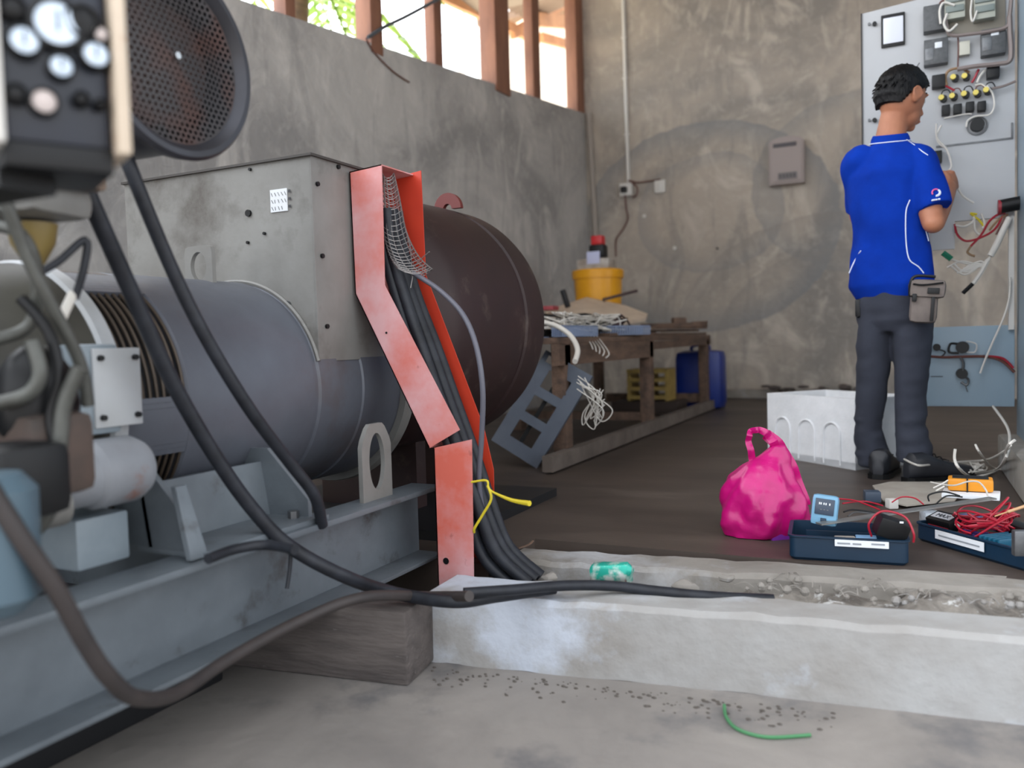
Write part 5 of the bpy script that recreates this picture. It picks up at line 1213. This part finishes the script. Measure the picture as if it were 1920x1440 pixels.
# trousers
b = B(); b.ell([ring(*q) for q in PV], 32); b.ell([ring(*PV[2])]+[ring(*q) for q in LL], 32) if False else b.ell([(ring(*LL[0])[0]+V(0,0,.08), ring(*LL[0])[1]*.95, ring(*LL[0])[2])]+[ring(*q) for q in LL], 32)
b.ell([(ring(*RL[0])[0]+V(0,0,.08), ring(*RL[0])[1]*.95, ring(*RL[0])[2])]+[ring(*q) for q in RL], 32)
def foldt(p_):
    d = V(math.sin(p_.x*30+p_.z*22), 0, 0); k = .006*NZ.noise(V(p_.x*10,p_.y*10,p_.z*24))+ (.009*NZ.noise(V(p_.x*9,p_.y*9,p_.z*40)) if p_.z < .25 else 0)
    c_ = V(-.05,3.6,p_.z); e = (p_-c_).normalized(); return p_+e*k
tro = b.build('trousers', m_trouser, pn, remesh=.0085, relax=3, fn=foldt)
b = B(); b.box(per(1609,578,3.58), (.02,.05,.07), bev=.006); b.build('phone_holster', m_dark, tro)
# shirt
b = B(); b.ell([ring(*q) for q in torso], 36)
CU = per(1753,391,3.50)
b.tube([RS+V(-.03,.01,-.0), RS+V(.0,0,-.01), RS.lerp(CU,.55), CU], lambda t: .066-.004*t, 24, 6)
CL = LS.lerp(LE,.93)+V(.0,0,0); b.tube([LS+V(.03,0,0), LS+V(-.0,0,-.01), LS.lerp(LE,.5), CL], lambda t: .062-.008*t, 24, 6)
def folds(p_):
    c_ = V(-.04,3.58,p_.z); e = (p_-c_); e.z = 0; e.normalize()
    k = .010*NZ.noise(V(p_.x*7+p_.z*4,p_.y*7,p_.z*6))+.006*NZ.noise(V(p_.x*18,p_.y*18,p_.z*9))
    return p_+e*k
shirt = b.build('polo_shirt', m_blue, pn, remesh=.0075, relax=3, fn=folds)
shirt_bvh = None
from mathutils.bvhtree import BVHTree
dgm = shirt.data; bv = BVHTree.FromPolygons([v.co+V(shirt['_o']) for v in dgm.vertices], [p_.vertices[:] for p_ in dgm.polygons])
def onshirt(px, py, off=.0015):
    d = ray(px, py).normalized(); h_ = bv.ray_cast(CAM, d)
    return (h_[0]-d*off) if h_[0] is not None else per(px, py, 3.5)
for pts in (((1706,375),(1699,395),(1698,430),(1700,465),(1706,488),(1722,500),(1732,512)), ((1614,470),(1602,490),(1592,512)), ((1733,424),(1738,440),(1741,452))):
    P_ = [onshirt(x,y) for x,y in pts]; P_ = spline(P_,6); P_ = [p_ for p_ in P_]
    b = B(); b.tube(P_, .0022, 6, 0); b.build('shirt_piping', m_piping, shirt)
# collar
b = B(); cn_ = per(1669,262,3.585)
P_ = lambda t, r, z: cn_+(sv*math.cos(t)*r*1.0+fv*math.sin(t)*r*.95)+V(0,0,z+.012*math.sin(t)-.006*math.cos(t))
rg = []
for (r_, z) in ((.073,-.014),(.069,.006),(.062,.020),(.058,.018),(.060,-.02),(.073,-.014)): rg.append([P_(2*pi*j/40, r_, z) for j in range(40)])
b.loft(rg, False); col_ = b.build('collar', m_blue, shirt)
b = B(); b.tube([P_(2*pi*j/40, .0745, -.010) for j in range(41)], .0022, 6, 0); b.build('shirt_piping', m_piping, shirt)
b = B(); b.tube([onshirt(1700,262), onshirt(1712,270), onshirt(1728,283), onshirt(1740,291)], .0018, 6, 4); b.build('shirt_piping', m_piping, shirt)
# sleeve emblem: white and pink round mark with a small word bar
ec = onshirt(1755,361,.003); e1 = onshirt(1763,361,.003); dx_ = (e1-ec).normalized(); dz_ = (onshirt(1755,352,.003)-ec).normalized()
b = B()
b.tube([ec+(dx_*math.cos(t)+dz_*math.sin(t))*.0135 for t in [-1.6+.2*i for i in range(14)]], lambda t: .005-.003*abs(t-.4), 6, 0)
b.build('sleeve_emblem', m_piping, shirt, label='white part of the round sleeve emblem')
b = B(); b.tube([ec+(dx_*math.cos(t)+dz_*math.sin(t))*.0135 for t in [1.1+.2*i for i in range(14)]], .003, 6, 0); b.build('sleeve_emblem', mat('pink violet print', (210,90,150), .6), shirt, label='pink part of the round sleeve emblem')
b = B()
for x0_, x1_ in ((-.015,-.005),(-.003,.004),(.007,.014)): b.tube([ec-dz_*.029+dx_*x0_+dz_*.1*x0_*2, ec-dz_*.029+dx_*x1_+dz_*.1*x1_*2], .0035, 6, 0)
b.build('sleeve_lettering', m_piping, shirt)
# shoes
def shoe(h0, d, yaw_lab):
    d = V(d).normalized(); s_ = V(d.y,-d.x,0); b = B(); rg = []
    for t, w_, h_ in ((-.01,.02,.07),(.01,.038,.10),(.05,.042,.105),(.10,.042,.085),(.15,.046,.066),(.20,.048,.055),(.245,.04,.045),(.268,.02,.03)):
        c_ = h0+d*t; rg.append([c_+s_*math.copysign(abs(math.cos(2*pi*j/24))**.8, math.cos(2*pi*j/24))*w_+V(0,0,.012+h_/2+h_/2*math.copysign(abs(math.sin(2*pi*j/24))**.6, math.sin(2*pi*j/24))) for j in range(24)])
    b.loft(rg); o = b.build('shoe', mat('black work shoe', (24,25,30), .5, col2=(38,40,46), scale=14), pn, noise=.003, nscale=20)
    b = B(); rg = []
    for t, w_ in ((-.018,.02),(.0,.04),(.05,.044),(.12,.042),(.20,.051),(.25,.043),(.275,.02)):
        c_ = h0+d*t; rg.append([c_+s_*w_+V(0,0,.001), c_-s_*w_+V(0,0,.001), c_-s_*w_+V(0,0,.02), c_+s_*w_+V(0,0,.02)])
    b.loft(rg); b.build('sole', m_dark, o)
    b = B()
    for t in (.10,.125,.15): b.tube([h0+d*t-s_*.03+V(0,0,.08), h0+d*(t+.01)+V(0,0,.105-(t-.1)*.5), h0+d*t+s_*.03+V(0,0,.08)], .0025, 5, 4)
    b.build('shoe_lace', m_dark, o)
shoe(V(per(1648,885,3.60).x,3.545,0), (.15,1,0), 'l'); shoe(V(per(1703,885,3.55).x,3.50,0), (.80,.55,0), 'r')
# belt pouch
pc_ = per(1732,562,3.46); pu = thing('waist_pouch', pc_-V(0,0,.08), 'grey brown zipped waist pouch hanging at the right hip of the person', 'pouch')
PM = Matrix.Rotation(.1,3,'Z') @ Matrix.Rotation(.08,3,'Y')
m_pouch = mat('grey brown canvas', (120,110,104), .85, col2=(98,90,86), scale=14, bump=.1, bscale=60)
b = B(); b.box(pc_+V(0,0,-.01), (.095,.055,.155), M=PM, bev=.024); b.build('pouch_body', m_pouch, pu, noise=.004, nscale=20)
b = B(); b.box(pc_+PM @ V(.006,-.012,.04), (.122,.06,.068), M=PM, bev=.02); b.build('pouch_flap', m_pouch, pu, noise=.004, nscale=22)
b = B(); b.tube([pc_+PM @ V(-.045,-.044,.055), pc_+PM @ V(-.01,-.046,.052), pc_+PM @ V(.055,-.044,.062)], .0035, 6, 4); b.build('zip', m_dark, pu)
b = B(); b.box(pc_+PM @ V(.025,-.044,.032), (.04,.006,.022), M=PM, bev=.002); b.build('pouch_window', m_dark, pu)
b = B(); b.box(pc_+PM @ V(.028,-.032,-.035), (.012,.006,.09), M=PM, bev=.002); b.box(pc_+PM @ V(-.036,-.036,.005), (.016,.012,.03), M=PM, bev=.004); b.build('pouch_strap', m_dark, pu)
b = B(); b.tube([pc_+PM @ V(-.05,-.02,.01), pc_+PM @ V(-.052,-.03,.06), pc_+PM @ V(-.035,-.03,.085), pc_+PM @ V(.03,-.02,.085)], .006, 6, 5); b.build('pouch_belt', m_dark, pu)

for o in bpy.data.objects:
    if '_o' in o: del o['_o']
